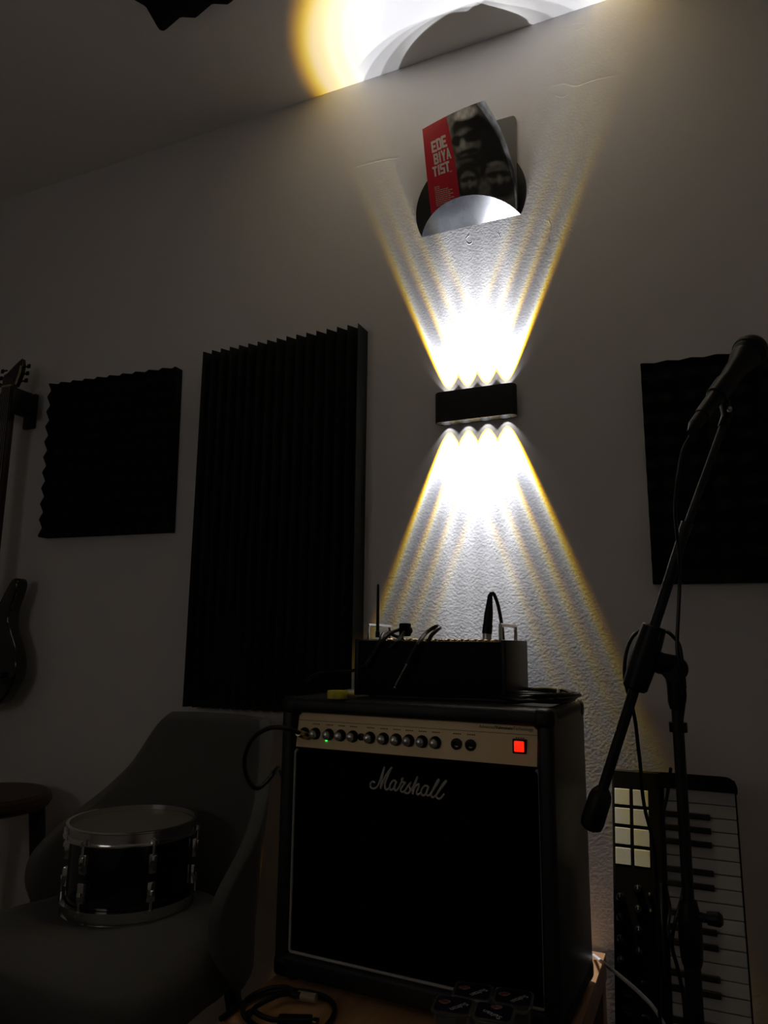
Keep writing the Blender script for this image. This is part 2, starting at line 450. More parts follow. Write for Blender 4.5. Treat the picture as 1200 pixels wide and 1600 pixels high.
# booklet standing behind the magazine
def rrect(x0, x1, z0, z1, r, n=5):
    o = []
    for cx, cz, a0 in ((x1 - r, z0 + r, -90), (x1 - r, z1 - r, 0), (x0 + r, z1 - r, 90), (x0 + r, z0 + r, 180)):
        for i in range(n + 1):
            a = math.radians(a0 + 90 * i / n); o.append((cx + r * math.cos(a), cz + r * math.sin(a)))
    return o
bm = NB(); prism(bm, rrect(-0.095, 0.095, 0, 0.272, 0.010), 0.004, Matrix.Translation((-0.4695, -0.0085, 2.1560)) @ Matrix.Rotation(math.radians(0.0), 4, 'Y'))
solo('booklet', bm, M_booklet, 'grey-brown rounded booklet standing behind the red magazine', 'booklet')

# magazine with a curling cover: 3x3 control points (left..right, bottom..top)
MC = [[Vector(p) for p in row] for row in (
    ((-0.6038, -0.016, 2.192), (-0.4871, -0.018, 2.1946), (-0.3762, -0.016, 2.1568)),
    ((-0.6146, -0.026, 2.3165), (-0.4846, -0.05, 2.2976), (-0.3631, -0.03, 2.2979)),
    ((-0.6235, -0.032, 2.4456), (-0.5128, -0.06, 2.4532), (-0.4326, -0.095, 2.4227)))]
def bez2(a, b, c, t): return a * ((1 - t) ** 2) + b * (2 * t * (1 - t)) + c * (t * t)
def cover_pt(u, v, off=0.0):
    def S(u, v): return bez2(*[bez2(*MC[k], u) for k in range(3)], v)
    p = S(u, v)
    if off:
        e = 0.01
        n = (S(min(1, u + e), v) - S(max(0, u - e), v)).cross(S(u, min(1, v + e)) - S(u, max(0, v - e))).normalized()
        if n.y > 0: n = -n
        p = p + n * off
    return p
mag = thing('magazine', 'magazine with a red-banded black-and-white cover curling forward in the record holder', 'magazine', cover_pt(0.5, 0.0))
bm = NB()
ga = grid(bm, lambda u, v: cover_pt(u, v, -0.0006), 24, 24)
gb = grid(bm, lambda u, v: cover_pt(u * 0.97 if u < 1 else 0.985, v * 0.99, -0.0030 - 0.0015 * (1 - v)), 24, 24)
for j in range(24):
    for i in (0, 24): bm.faces.new((ga[j][i], ga[j + 1][i], gb[j + 1][i], gb[j][i]))
for i in range(24):
    for j in (0, 24): bm.faces.new((ga[j][i], ga[j][i + 1], gb[j][i + 1], gb[j][i]))
part('pages', bm, M_paper, mag, world=True)

def cover_gray(u, v):
    """printed black-and-white picture: three bearded men in dark glasses. u from the red band to the right edge (0..1), v up."""
    def ell(cx, cy, rx, ry, soft=0.25):
        d = math.sqrt(((u - cx) / rx) ** 2 + ((v - cy) / ry) ** 2)
        return max(0.0, min(1.0, (1 - d) / soft + 0.5))
    n = (math.sin(u * 61 + v * 17) * math.sin(v * 53 - u * 23) + math.sin(u * 29 - v * 71)) * 0.5
    g = 0.14 - 0.05 * u
    # big head
    def over(val, m):
        nonlocal g
        g = g * (1 - m) + val * m
    over(0.008, ell(0.47, 0.66, 0.50, 0.26))                       # hair and shoulders mass
    over(0.006, ell(0.40, 0.84, 0.36, 0.10))
    over(0.13 - 0.10 * min(1, max(0, (u - 0.2) * 2.2)), ell(0.28, 0.68, 0.26, 0.145))     # face, lit from the left
    over(0.012, ell(0.36, 0.725, 0.34, 0.045, 0.5))                 # sunglasses
    over(0.004, ell(0.10, 0.725, 0.11, 0.055, 0.4)); over(0.004, ell(0.44, 0.73, 0.15, 0.06, 0.4))
    over(0.20, ell(0.20, 0.675, 0.055, 0.055, 0.6))                 # nose
    over(0.008, ell(0.28, 0.590, 0.22, 0.030, 0.5))                 # moustache
    over(0.085, ell(0.20, 0.565, 0.07, 0.012, 0.6))
    over(0.010, ell(0.32, 0.525, 0.30, 0.040, 0.6))
    over(0.07, ell(0.16, 0.50, 0.14, 0.025, 0.8))
    # lower left head
    over(0.008, ell(0.17, 0.30, 0.25, 0.20))
    over(0.10, ell(0.18, 0.29, 0.15, 0.11)); over(0.010, ell(0.19, 0.315, 0.16, 0.030, 0.5)); over(0.012, ell(0.19, 0.20, 0.13, 0.05, 0.6))
    over(0.12, ell(0.20, 0.265, 0.04, 0.04, 0.7))
    # lower right head
    over(0.006, ell(0.72, 0.32, 0.34, 0.24))
    over(0.085, ell(0.72, 0.33, 0.22, 0.12)); over(0.007, ell(0.72, 0.325, 0.23, 0.035, 0.4)); over(0.14, ell(0.70, 0.43, 0.13, 0.02, 0.8))
    over(0.008, ell(0.74, 0.20, 0.20, 0.06, 0.5)); over(0.12, ell(0.73, 0.275, 0.05, 0.045, 0.7))
    over(0.08, ell(0.45, 0.20, 0.10, 0.10, 0.7))
    over(0.50, ell(0.44, 0.955, 0.26, 0.055, 0.6) if v > 0.86 else 0.0)   # white sheen on the curled top corner, painted into the cover colour
    return max(0.003, g * 1.7 * (1 + 0.25 * n))
RED_U = 0.36
bm = NB()
NU, NV = 76, 104
cg = grid(bm, lambda u, v: cover_pt(u, v, 0.0), NU, NV)
cov = part('cover', bm, M_paper, mag, world=True)
mc = bpy.data.materials.new('printed_magazine_cover'); mc.use_nodes = True
b = mc.node_tree.nodes['Principled BSDF']; b.inputs['Roughness'].default_value = 0.34
at = mc.node_tree.nodes.new('ShaderNodeVertexColor'); at.layer_name = 'cover_print'
mc.node_tree.links.new(at.outputs['Color'], b.inputs['Base Color'])
cov.data.materials.clear(); cov.data.materials.append(mc)
ca = cov.data.color_attributes.new('cover_print', 'FLOAT_COLOR', 'CORNER')
li = 0
for p in cov.data.polygons:
    j, i = divmod(p.index, NU)
    left = (i + 0.5) / NU < RED_U
    for l in p.loop_indices:
        vi = cov.data.loops[l].vertex_index
        vj, vi_ = divmod(vi, NU + 1)
        u, v = vi_ / NU, vj / NV
        if left: c = (0.52, 0.008, 0.030)
        else:
            g = cover_gray((u - RED_U) / (1 - RED_U), v); c = (g * 1.0, g * 0.98, g * 0.95)
        ca.data[l].color = (*c, 1)

# block lettering on the red band
def glyph(ch):
    W = {'E': [(0, 0, .34, 1), (0, 0, 1, .2), (0, .4, .85, .6), (0, .8, 1, 1)],
         'D': [(0, 0, .34, 1), (0, 0, .8, .2), (0, .8, .8, 1), (.66, .08, 1, .92)],
         'B': [(0, 0, .34, 1), (0, 0, .85, .2), (0, .8, .85, 1), (0, .4, .85, .6), (.66, .07, 1, .46), (.66, .54, 1, .93)],
         'I': [(.2, 0, .8, 1)], 'T': [(.32, 0, .68, 1), (0, .8, 1, 1)],
         'S': [(0, 0, 1, .2), (0, .4, 1, .6), (0, .8, 1, 1), (0, .5, .34, 1), (.66, 0, 1, .5)],
         'A': [[(0, 0), (.3, 0), (.62, 1), (.38, 1)], [(.7, 0), (1, 0), (.62, 1), (.38, 1)], (.2, .22, .8, .4)],
         'Y': [[(0, 1), (.32, 1), (.66, .4), (.34, .4)], [(.68, 1), (1, 1), (.66, .4), (.34, .4)], (.34, 0, .66, .45)],
         '.': [(.1, 0, .6, .14)]}[ch]
    return [r if isinstance(r, list) else [(r[0], r[1]), (r[2], r[1]), (r[2], r[3]), (r[0], r[3])] for r in W]
def cover_poly(bm, poly, off):
    n = 3
    pts = []
    for i in range(len(poly)):
        a, b = poly[i], poly[(i + 1) % len(poly)]
        for k in range(n): pts.append((a[0] + (b[0] - a[0]) * k / n, a[1] + (b[1] - a[1]) * k / n))
    top = [bm.verts.new(cover_pt(u, v, off)) for u, v in pts]; bot = [bm.verts.new(cover_pt(u, v, 0.0001)) for u, v in pts]
    bm.faces.new(top)
    for i in range(len(pts)): bm.faces.new((top[i], top[(i + 1) % len(pts)], bot[(i + 1) % len(pts)], bot[i]))
bm = NB()
for s, u0, v0, wch, hch in (('EDE', 0.095, 0.690, 0.068, 0.125), ('BIYA', 0.105, 0.555, 0.062, 0.118), ('TIST', 0.075, 0.425, 0.060, 0.112), ('..', 0.275, 0.430, 0.035, 0.08)):
    u = u0
    for ch in s:
        wc = wch * (0.55 if ch == 'I' else 0.5 if ch == '.' else 1.0)
        for poly in glyph(ch):
            k = 0.00008 * random.random()
            cover_poly(bm, [(u + x * wc * 0.94, v0 + z * hch + 0.10 * (u - u0)) for x, z in poly], 0.0003 + k)
        u += wc
part('title_lettering', bm, M_letter, mag, world=True, smooth=None)
bm = NB()
for k in range(11):
    v = 0.305 - k * 0.021
    L_ = [0.06, 0.05, 0.13, 0.20, 0.17, 0.19, 0.15, 0.20, 0.16, 0.19, 0.14][k]
    u = 0.075
    while u < 0.075 + L_:
        wd = 0.012 + 0.02 * random.random()
        cover_poly(bm, [(u, v), (u + wd, v), (u + wd, v + 0.007), (u, v + 0.007)], 0.0003); u += wd + 0.006
part('small_print', bm, M_letter if True else M_dim, mag, world=True, smooth=None)

# ------------------------------------------------------------------ acoustic foam
def foam_egg(corners, nb, thick, amp, res=6):
    """corners: bottom-left, bottom-right, top-right, top-left on the wall (x, z)"""
    bm = NB(); N = nb * res
    def q(u, v):
        a = Vector(corners[0]) * (1 - u) + Vector(corners[1]) * u; b = Vector(corners[3]) * (1 - u) + Vector(corners[2]) * u
        return a * (1 - v) + b * v
    def tri(x): return math.asin(math.sin(x)) / (PI / 2)
    def h(u, v): return thick + amp * 0.5 * (tri(PI * nb * u + 0.9) + tri(PI * nb * v + 0.9) + (tri(PI * nb * u + 0.9) * tri(PI * nb * v + 0.9)))
    g = grid(bm, lambda u, v: Vector((q(u, v).x, -h(u, v), q(u, v).y)), N, N)
    rim = [g[0][i] for i in range(N + 1)] + [g[j][N] for j in range(1, N + 1)] + [g[N][i] for i in range(N - 1, -1, -1)] + [g[j][0] for j in range(N - 1, 0, -1)]
    back = [bm.verts.new((v.co.x, -0.001, v.co.z)) for v in rim]
    n = len(rim)
    for i in range(n): bm.faces.new((rim[i], rim[(i + 1) % n], back[(i + 1) % n], back[i]))
    bm.faces.new(back)
    return bm
P_LF = [(-1.918, 1.395), (-1.405, 1.387), (-1.415, 1.888), (-1.938, 1.906)]
solo('acoustic_foam', foam_egg(P_LF, 20, 0.028, 0.009), M_foam, 'square black egg-crate foam panel between the guitar and the tall ribbed panel', 'foam panel', smooth=60)
P_RF = [(-0.102, 1.208), (0.40, 1.205), (0.395, 1.692), (-0.103, 1.699)]
solo('acoustic_foam', foam_egg(P_RF, 20, 0.024, 0.006), M_foam, 'square black foam panel on the wall behind the microphone', 'foam panel', smooth=60)
bm = foam_egg([(-1.21, 0.0), (-0.71, 0.0), (-0.71, 0.5), (-1.21, 0.5)], 10, 0.030, 0.014)
bmesh.ops.transform(bm, matrix=Matrix.Translation((0, -0.405, CEIL)) @ Matrix.Rotation(PI / 2, 4, 'X'), verts=bm.verts)
solo('acoustic_foam', bm, M_foam, 'black egg-crate foam panel stuck to the ceiling', 'foam panel', smooth=60)
# tall ribbed wedge panel
bm = NB()
WX0, WX1, WZ0, WZ1, NW = -1.292, -0.792, 0.905, 1.905, 16
out = [(WX0, -0.001)]
wd = (WX1 - WX0) / NW
for k in range(NW):
    out += [(WX0 + k * wd, -0.062), (WX0 + (k + 0.5) * wd, -0.032)]
out += [(WX1, -0.062), (WX1, -0.001)]
lo_ = [bm.verts.new((x, y, WZ0)) for x, y in out]; hi_ = [bm.verts.new((x, y, WZ1)) for x, y in out]
bm.faces.new(lo_); bm.faces.new(hi_)
for i in range(len(out)): bm.faces.new((lo_[i], lo_[(i + 1) % len(out)], hi_[(i + 1) % len(out)], hi_[i]))
solo('acoustic_foam', bm, M_wedge, 'tall charcoal foam panel with vertical wedge ribs left of the lamp', 'foam panel', smooth=None)

# ------------------------------------------------------------------ guitar on its wall hanger
GX = -2.042
gt = thing('electric_guitar', 'black glossy electric guitar hanging at the left edge of the wall', 'guitar', (GX, -0.09, 0.87), 0.0)
half = [(0.0, 0.0), (0.05, 0.003), (0.095, 0.020), (0.130, 0.065), (0.146, 0.100), (0.147, 0.135), (0.134, 0.180), (0.108, 0.225), (0.095, 0.262), (0.098, 0.300),
        (0.110, 0.335), (0.117, 0.360), (0.117, 0.380), (0.106, 0.392), (0.088, 0.385), (0.066, 0.352), (0.046, 0.320), (0.028, 0.312), (0.0, 0.312)]
hr = [Vector(p).to_3d() for p in half]
cr_ = catmull(hr, 4)
right = [(p.x, p.y) for p in cr_]
left = [(-p.x * (1.0 if p.y < 0.26 else 0.92), p.y + (0.02 if p.y > 0.3 else 0.0) * min(1, max(0, -(-p.x) * 8))) for p in cr_][::-1]
outl = right + left[1:-1]
bm = NB(); prism(bm, outl, 0.042, Matrix.Translation((0, 0.0, 0)), bev=0.008)
part('body', bm, M_gloss, gt)
bm = NB()
bx(bm, (0, -0.006, 0.655), (0.050, 0.022, 0.78), 0.004)
part('neck', bm, M_neck, gt)
bm = NB()
hs = [(-0.022, 1.02), (0.024, 1.02), (0.034, 1.040), (0.042, 1.060), (0.046, 1.090), (0.040, 1.112), (0.026, 1.104), (0.004, 1.090), (-0.020, 1.072), (-0.038, 1.066), (-0.040, 1.050)]
prism(bm, hs, 0.016, Matrix.Translation((0, -0.004, 0)), bev=0.002)
hd = part('headstock', bm, M_gloss, gt)
bm = NB(); tube(bm, [(0.026, -0.006, 1.024), (0.034, -0.007, 1.042), (0.041, -0.007, 1.060), (0.0445, -0.007, 1.085)], 0.0035, 8); part('headstock_binding', bm, M_cream, hd)
for k in range(3):
    for s in (-1, 1):
        bm = NB(); z = 1.036 + k * 0.024; x = s * (0.040 + k * 0.003 * s)
        cyl(bm, (x, 0.004, z), (x + s * 0.014, 0.004, z), 0.003, n=10); bx(bm, (x + s * 0.021, 0.004, z), (0.012, 0.006, 0.014), 0.002)
        part('tuning_peg', bm, M_black, hd)
bm = NB(); bx(bm, (0.0, -0.018, 1.018), (0.046, 0.006, 0.006), 0.001); part('nut', bm, M_cream, gt)
for k in range(6):
    bm = NB(); x = (k - 2.5) * 0.0075; cyl(bm, (x * 1.3, -0.022, 0.10), (x, -0.021, 1.018), 0.0006, n=6); part('string', bm, M_steel, gt)
bm = NB(); bx(bm, (0, -0.010, 0.10), (0.085, 0.018, 0.020), 0.003); part('bridge', bm, M_black, gt)
for z in (0.15, 0.26):
    bm = NB(); bx(bm, (0, -0.005, z), (0.08, 0.012, 0.034), 0.004); part('pickup', bm, M_black, gt)
for x, z in ((0.10, 0.10), (0.128, 0.085)):
    bm = NB(); cyl(bm, (x, 0.001, z), (x, -0.016, z), 0.010, 0.009); part('control_knob', bm, M_black, gt)
gh = thing('guitar_hanger', 'black padded wall hanger holding the guitar by its headstock', 'wall hanger', (GX, 0, 1.80))
bm = NB(); bx(bm, (0, -0.008, 0.03), (0.05, 0.014, 0.12), 0.004); part('wall_plate', bm, M_black, gh)
bm = NB(); cyl(bm, (0, -0.012, 0.04), (0, -0.060, 0.045), 0.009); part('arm', bm, M_black, gh)
for s in (-1, 1):
    bm = NB(); bx(bm, (s * 0.050, -0.090, 0.030), (0.024, 0.075, 0.085), 0.006); part('padded_prong', bm, M_black, gh)
bm = NB(); bx(bm, (0, -0.056, 0.03), (0.120, 0.014, 0.022), 0.003); part('yoke', bm, M_black, gh)

# ------------------------------------------------------------------ wooden stool, far left
st = thing('wooden_stool', 'dark round wooden stool behind the grey chair at the left edge', 'stool', (-1.81, -0.21, 0))
bm = NB(); lathe(bm, [(0.0, 0.625), (0.14, 0.625), (0.156, 0.632), (0.163, 0.645), (0.160, 0.660), (0.148, 0.668), (0.0, 0.668)]); part('seat', bm, M_stool, st)
for k in range(4):
    a = PI / 4 + k * PI / 2 ; c, s = math.cos(a), math.sin(a)
    bm = NB(); cyl(bm, (0.125 * c, 0.125 * s, 0.628), (0.185 * c, 0.185 * s, 0.0), 0.021, 0.017); part('leg', bm, M_leg, st)
    a2 = a + PI / 2
    bm = NB(); cyl(bm, (0.165 * c, 0.165 * s, 0.22), (0.165 * math.cos(a2), 0.165 * math.sin(a2), 0.22), 0.010); part('stretcher', bm, M_leg, st)

# ------------------------------------------------------------------ grey upholstered chair
CHX, CHY, CHR = -1.136, -0.41, 0.292
chair = thing('upholstered_chair', 'grey fabric tub chair with low wings, holding a small drum', 'chair', (CHX, CHY, 0), math.radians(-7))
SEAT = 0.517
def shell_bm():
    bm = NB()
    Hh = [(0.0, 0.44), (0.06, 0.455), (0.12, 0.455), (0.18, 0.425), (0.24, 0.355), (0.30, 0.275), (0.36, 0.215), (0.42, 0.185), (0.46, 0.180)]
    def halfw(h):
        tab = [(-0.10, 0.360), (-0.06, 0.405), (-0.02, 0.440), (0.03, 0.465), (0.075, 0.468), (0.11, 0.445), (0.15, 0.390), (0.20, 0.315), (0.26, 0.256), (0.34, 0.215), (0.370, 0.195), (0.388, 0.170)]
        for (a, b), (c, d) in zip(tab[:-1], tab[1:]):
            if h <= c: return b + (d - b) * max(0, (h - a) / (c - a))
        return tab[-1][1]
    NT, NH = 40, 22
    def surf(t, h, off):
        s = t * halfw(h); r = CHR - off
        ang = s / CHR
        if abs(ang) > 1.35:
            ex = (abs(ang) - 1.35) * CHR
            x = math.copysign(r * math.sin(1.35) + ex * 0.12, ang); y = r * math.cos(1.35) - ex
        else:
            x = r * math.sin(ang); y = r * math.cos(ang)
        rec_ = 0.055 * max(0, h) / 0.44
        return Vector((x * (1 + 0.06 * (0.44 - h) * 0), y - 0.030 + rec_, SEAT + h))
    outer = grid(bm, lambda a, b: surf(a * 2 - 1, -0.10 + 0.488 * b, 0.0), NT, NH)
    inner = grid(bm, lambda a, b: surf((a * 2 - 1) * 0.985, -0.10 + 0.483 * b, 0.032), NT, NH)
    for j in range(NH):
        for i in (0, NT): bm.faces.new((outer[j][i], outer[j + 1][i], inner[j + 1][i], inner[j][i]))
    for i in range(NT):
        for j in (0, NH): bm.faces.new((outer[j][i], outer[j][i + 1], inner[j][i + 1], inner[j][i]))
    return bm
sh = part('back_shell', shell_bm(), M_chair, chair, smooth=180)
md = sh.modifiers.new('soft', 'SUBSURF'); md.levels = 1; md.render_levels = 1
bm = NB()
plan = []
for i in range(25):
    a = math.radians(0 + 180 * i / 24); plan.append((0.262 * math.cos(a), 0.25 * math.sin(a) * 0.94))
plan += [(-0.275, -0.06), (-0.283, -0.14), (-0.275, -0.205), (-0.235, -0.235), (-0.12, -0.25), (0.0, -0.255), (0.12, -0.25), (0.235, -0.235), (0.275, -0.205), (0.283, -0.14), (0.275, -0.06)]
rows = []
for z, s in ((-0.115, 0.86), (-0.105, 0.94), (-0.08, 0.985), (-0.04, 1.0), (-0.018, 0.985), (-0.004, 0.93), (0.0, 0.80), (0.004, 0.4)):
    rows.append([bm.verts.new((x * s, y * s, SEAT + z)) for x, y in plan])
skin(bm, rows)
part('seat_cushion', bm, M_chair, chair, smooth=60)
for sx, sy in ((-1, -1), (1, -1), (-1, 1), (1, 1)):
    bm = NB(); cyl(bm, (sx * 0.175, sy * 0.15 - 0.01, SEAT - 0.105), (sx * 0.225, sy * 0.20 - 0.01, 0.0), 0.018, 0.011); part('leg', bm, M_leg, chair)
bm = NB(); bx(bm, (0, -0.01, SEAT - 0.120), (0.40, 0.34, 0.02), 0.006); part('seat_base', bm, M_leg, chair)

# ------------------------------------------------------------------ drum on the chair
DR = 0.127; DH = 0.168
drum = thing('tom_drum', 'small black tom drum with chrome hoops standing on the grey chair', 'drum', (-1.178, -0.345, SEAT + 0.006), math.radians(10))
bm = NB(); lathe(bm, [(DR - 0.006, 0.012), (DR, 0.012), (DR, DH - 0.012), (DR - 0.006, DH - 0.012)], n=64, close=True); part('shell', bm, M_shell, drum)
for nm, z in (('batter_head', DH - 0.012), ('bottom_head', 0.006)):
    bm = NB(); lathe(bm, [(0, z), (DR - 0.004, z), (DR + 0.002, z + 0.002), (DR + 0.002, z + 0.006), (DR - 0.006, z + 0.004), (0.0, z + 0.003)], n=64); part(nm, bm, M_head, drum)
for z0, nm in ((DH - 0.022, 'top_hoop'), (-0.002, 'bottom_hoop')):
    up = z0 > 0.05
    bm = NB()
    pr = [(DR + 0.003, 0.0), (DR + 0.014, 0.0), (DR + 0.014, 0.003), (DR + 0.0065, 0.0035), (DR + 0.0065, 0.022), (DR + 0.010, 0.024), (DR + 0.010, 0.0265), (DR + 0.003, 0.0265)]
    if not up: pr = [(r, 0.0265 - z) for r, z in pr]
    lathe(bm, [(r, z0 + z) for r, z in pr], n=64, close=True); part(nm, bm, M_chrome, drum)
for k in range(6):
    a = math.radians(-100 + 60 * k); c, s = math.cos(a), math.sin(a); R = Matrix.Rotation(a, 3, 'Z')
    for z, zs in ((DH * 0.66, 1), (DH * 0.34, -1)):
        bm = NB(); bx(bm, Vector((DR * c, DR * s, z)) + Vector((0.006 * c, 0.006 * s, 0)), (0.014, 0.018, 0.040), 0.004, R)
        bx(bm, Vector(((DR + 0.012) * c, (DR + 0.012) * s, z + zs * 0.006)), (0.010, 0.012, 0.020), 0.004, R)
        part('lug', bm, M_chrome, drum)
        bm = NB(); cyl(bm, ((DR + 0.0125) * c, (DR + 0.0125) * s, z + zs * 0.012), ((DR + 0.0125) * c, (DR + 0.0125) * s, DH - 0.012 if zs > 0 else 0.012), 0.0028, n=10)
        ze = DH - 0.018 if zs > 0 else 0.018
        cyl(bm, ((DR + 0.0125) * c, (DR + 0.0125) * s, ze - 0.004), ((DR + 0.0125) * c, (DR + 0.0125) * s, ze + 0.006), 0.006, n=12)
        part('tension_rod', bm, M_chrome, drum)

# ------------------------------------------------------------------ low table
tb = thing('side_table', 'low square oak-coloured table under the amplifier', 'table', (-0.506, -0.285, 0))
bm = NB(); bx(bm, (0, 0, 0.440), (0.55, 0.545, 0.05), 0.002); part('table_top', bm, M_table, tb)
for sx in (-1, 1):
    for sy in (-1, 1):
        bm = NB(); bx(bm, (sx * 0.248, sy * 0.245, 0.2075), (0.05, 0.05, 0.415), 0.001); part('leg', bm, M_table, tb)

# ------------------------------------------------------------------ guitar amplifier
AZ = 0.465
AW, AD, AH = 0.533, 0.268, 0.507
amp = thing('guitar_amplifier', 'black combo guitar amplifier with gold control panel on the low table', 'amplifier', (-0.777, -0.400, AZ), math.radians(-2.2))
# local frame: x along the front, y into the wall, z up from the table
def cab():
    bm = NB()
    t = 0.028; y1 = AD; zb = 0.008
    bx(bm, (AW / 2, AD / 2, AH - t / 2), (AW, AD, t), 0.010, seg=4)          # top
    bx(bm, (AW / 2, AD / 2, zb + 0.020), (AW, AD, 0.040), 0.010, seg=4)      # bottom
    bx(bm, (t / 2, AD / 2, (AH + zb) / 2), (t, AD, AH - zb), 0.010, seg=4)
    bx(bm, (AW - t / 2, AD / 2, (AH + zb) / 2), (t, AD, AH - zb), 0.010, seg=4)
    bx(bm, (AW / 2, AD - 0.012, (AH + zb) / 2), (AW - 0.02, 0.016, AH - zb - 0.02), 0.002)
    return bm
part('cabinet', cab(), M_tolex, amp)
PZ0, PZ1 = 0.414, 0.481      # panel z above the table
bm = NB()
# panel leans back a little at its top
prismM = Matrix.Identity(4)
vs = [bm.verts.new(p) for p in ((0.030, 0.010, PZ0), (AW - 0.030, 0.010, PZ0), (AW - 0.030, 0.020, PZ1), (0.030, 0.020, PZ1), (0.030, 0.024, PZ0), (AW - 0.030, 0.024, PZ0), (AW - 0.030, 0.034, PZ1), (0.030, 0.034, PZ1))]
for f in ((0, 1, 2, 3), (7, 6, 5, 4), (0, 4, 5, 1), (1, 5, 6, 2), (2, 6, 7, 3), (3, 7, 4, 0)): bm.faces.new([vs[i] for i in f])
panel = part('control_panel', bm, M_gold, amp, smooth=None)
def py(z): return 0.010 + (z - PZ0) / (PZ1 - PZ0) * 0.010
bm = NB(); bx(bm, (AW / 2, 0.022, 0.231), (AW - 0.058, 0.014, 0.362), 0.002); part('speaker_grille', bm, M_grille, amp)
bm = NB()
gx0, gx1, gz0, gz1 = 0.0285, AW - 0.0262, 0.049, 0.4085
tube(bm, [(gx0 + 0.006, 0.011, gz1 + 0.001), (gx0 + 0.001, 0.011, gz1 - 0.004), (gx0, 0.011, gz1 - 0.012), (gx0, 0.011, gz0 + 0.004), (gx0 + 0.004, 0.011, gz0), (gx1 - 0.004, 0.011, gz0), (gx1, 0.011, gz0 + 0.004), (gx1, 0.011, gz1 - 0.012), (gx1 - 0.001, 0.011, gz1 - 0.004), (gx1 - 0.006, 0.011, gz1 + 0.001)], 0.0030, 8, smooth=False)
part('grille_piping', bm, M_pipe, amp)
for x in (0.03, AW - 0.03):
    for y in (0.03, AD - 0.03):
        bm = NB(); cyl(bm, (x, y, 0.0), (x, y, 0.012), 0.014, 0.016); part('rubber_foot', bm, M_black, amp)
for x in (0.0, AW):
    for y in (0.0, AD):
        for z in (0.008, AH):
            bm = NB(); sx = 1 if x == 0 else -1; sy = 1 if y == 0 else -1; sz = 1 if z < 0.1 else -1
            bx(bm, (x + sx * 0.0165, y + sy * 0.0165, z + sz * 0.0165), (0.036, 0.036, 0.036), 0.011, seg=4); part('corner_cap', bm, M_black, amp)
KX = [0.071, 0.101, 0.127, 0.153, 0.189, 0.217, 0.243, 0.268, 0.294, 0.320]
for x in KX:
    z = 0.440; y = py(z)
    bm = NB(); rod(bm, (x, y + 0.001, z), (x, y - 0.02, z), [(0, 0.0112), (0.002, 0.0112), (0.004, 0.0098), (0.011, 0.0088), (0.012, 0.0080)], 24)
    kn = part('control_knob', bm, M_black, amp)
    bm = NB(); rod(bm, (x, y - 0.0108, z), (x, y - 0.02, z), [(0, 0.0080), (0.0015, 0.0079), (0.0035, 0.0070), (0.0050, 0.0055), (0.0060, 0.0034), (0.0064, 0.0006)], 24); part('knob_cap', bm, M_cap, kn, label='chrome knob cap', smooth=60)
for x, r in ((0.047, 0.010), (0.171, 0.0065), (0.360, 0.0098), (0.386, 0.0098)):
    z = 0.4405; y = py(z)
    bm = NB(); rod(bm, (x, y + 0.001, z), (x, y - 0.01, z), [(0, r), (0.004, r), (0.0045, r * 0.55), (0.0015, r * 0.5)], 24); part('jack_socket', bm, M_black, amp)
z = 0.4445; y = py(z)
bm = NB(); bx(bm, (0.473, y - 0.001, z), (0.0235, 0.006, 0.0235), 0.001); sw = part('switch_bezel', bm, M_black, amp)
bm = NB(); bx(bm, (0.473, y - 0.004, z), (0.017, 0.005, 0.0175), 0.0015); part('power_switch', bm, M_red, sw, label='red power switch, lit')
bm = NB(); rod(bm, (0.097, py(0.4295), 0.4295), (0.097, 0, 0.4295), [(0, 0.0022), (0.002, 0.0022), (0.003, 0.0008)], 12); part('indicator_led', bm, M_green, amp, label='green indicator light, lit')
# printed lettering
tilt = math.atan2(0.010, PZ1 - PZ0)
TM = lambda x, z: Matrix.Translation((x, py(z) - 0.0004, z)) @ Matrix.Rotation(PI / 2 - tilt, 4, 'X')
bm = NB()
text_mesh(bm, 'Advanced', 0.0075, TM(0.400, 0.4700), 0.0002)
text_mesh(bm, 'Technology', 0.0075, TM(0.4605, 0.4700), 0.0002)
part('model_lettering', bm, M_dark_print, panel, smooth=None)
bm = NB()
for dx_ in (0, 0.0003, 0.0006): text_mesh(bm, 'Valvestate', 0.0075, TM(0.4295 + dx_, 0.4700), 0.0002)
part('model_lettering', bm, M_dark_print, panel, smooth=None)
bm = NB()
for x in KX + [0.360, 0.386, 0.473]:
    for k in range(4): bx(bm, (x - 0.006 + k * 0.004, py(0.4575) - 0.0001, 0.4575), (0.0026, 0.0005, 0.0018))
part('control_legends', bm, M_dark_print, panel, smooth=None)
bm = NB(); bx(bm, (AW / 2, py(0.463) - 0.0001, 0.4635), (AW - 0.06, 0.0006, 0.0007)); part('panel_line', bm, M_dark_print, panel, smooth=None)
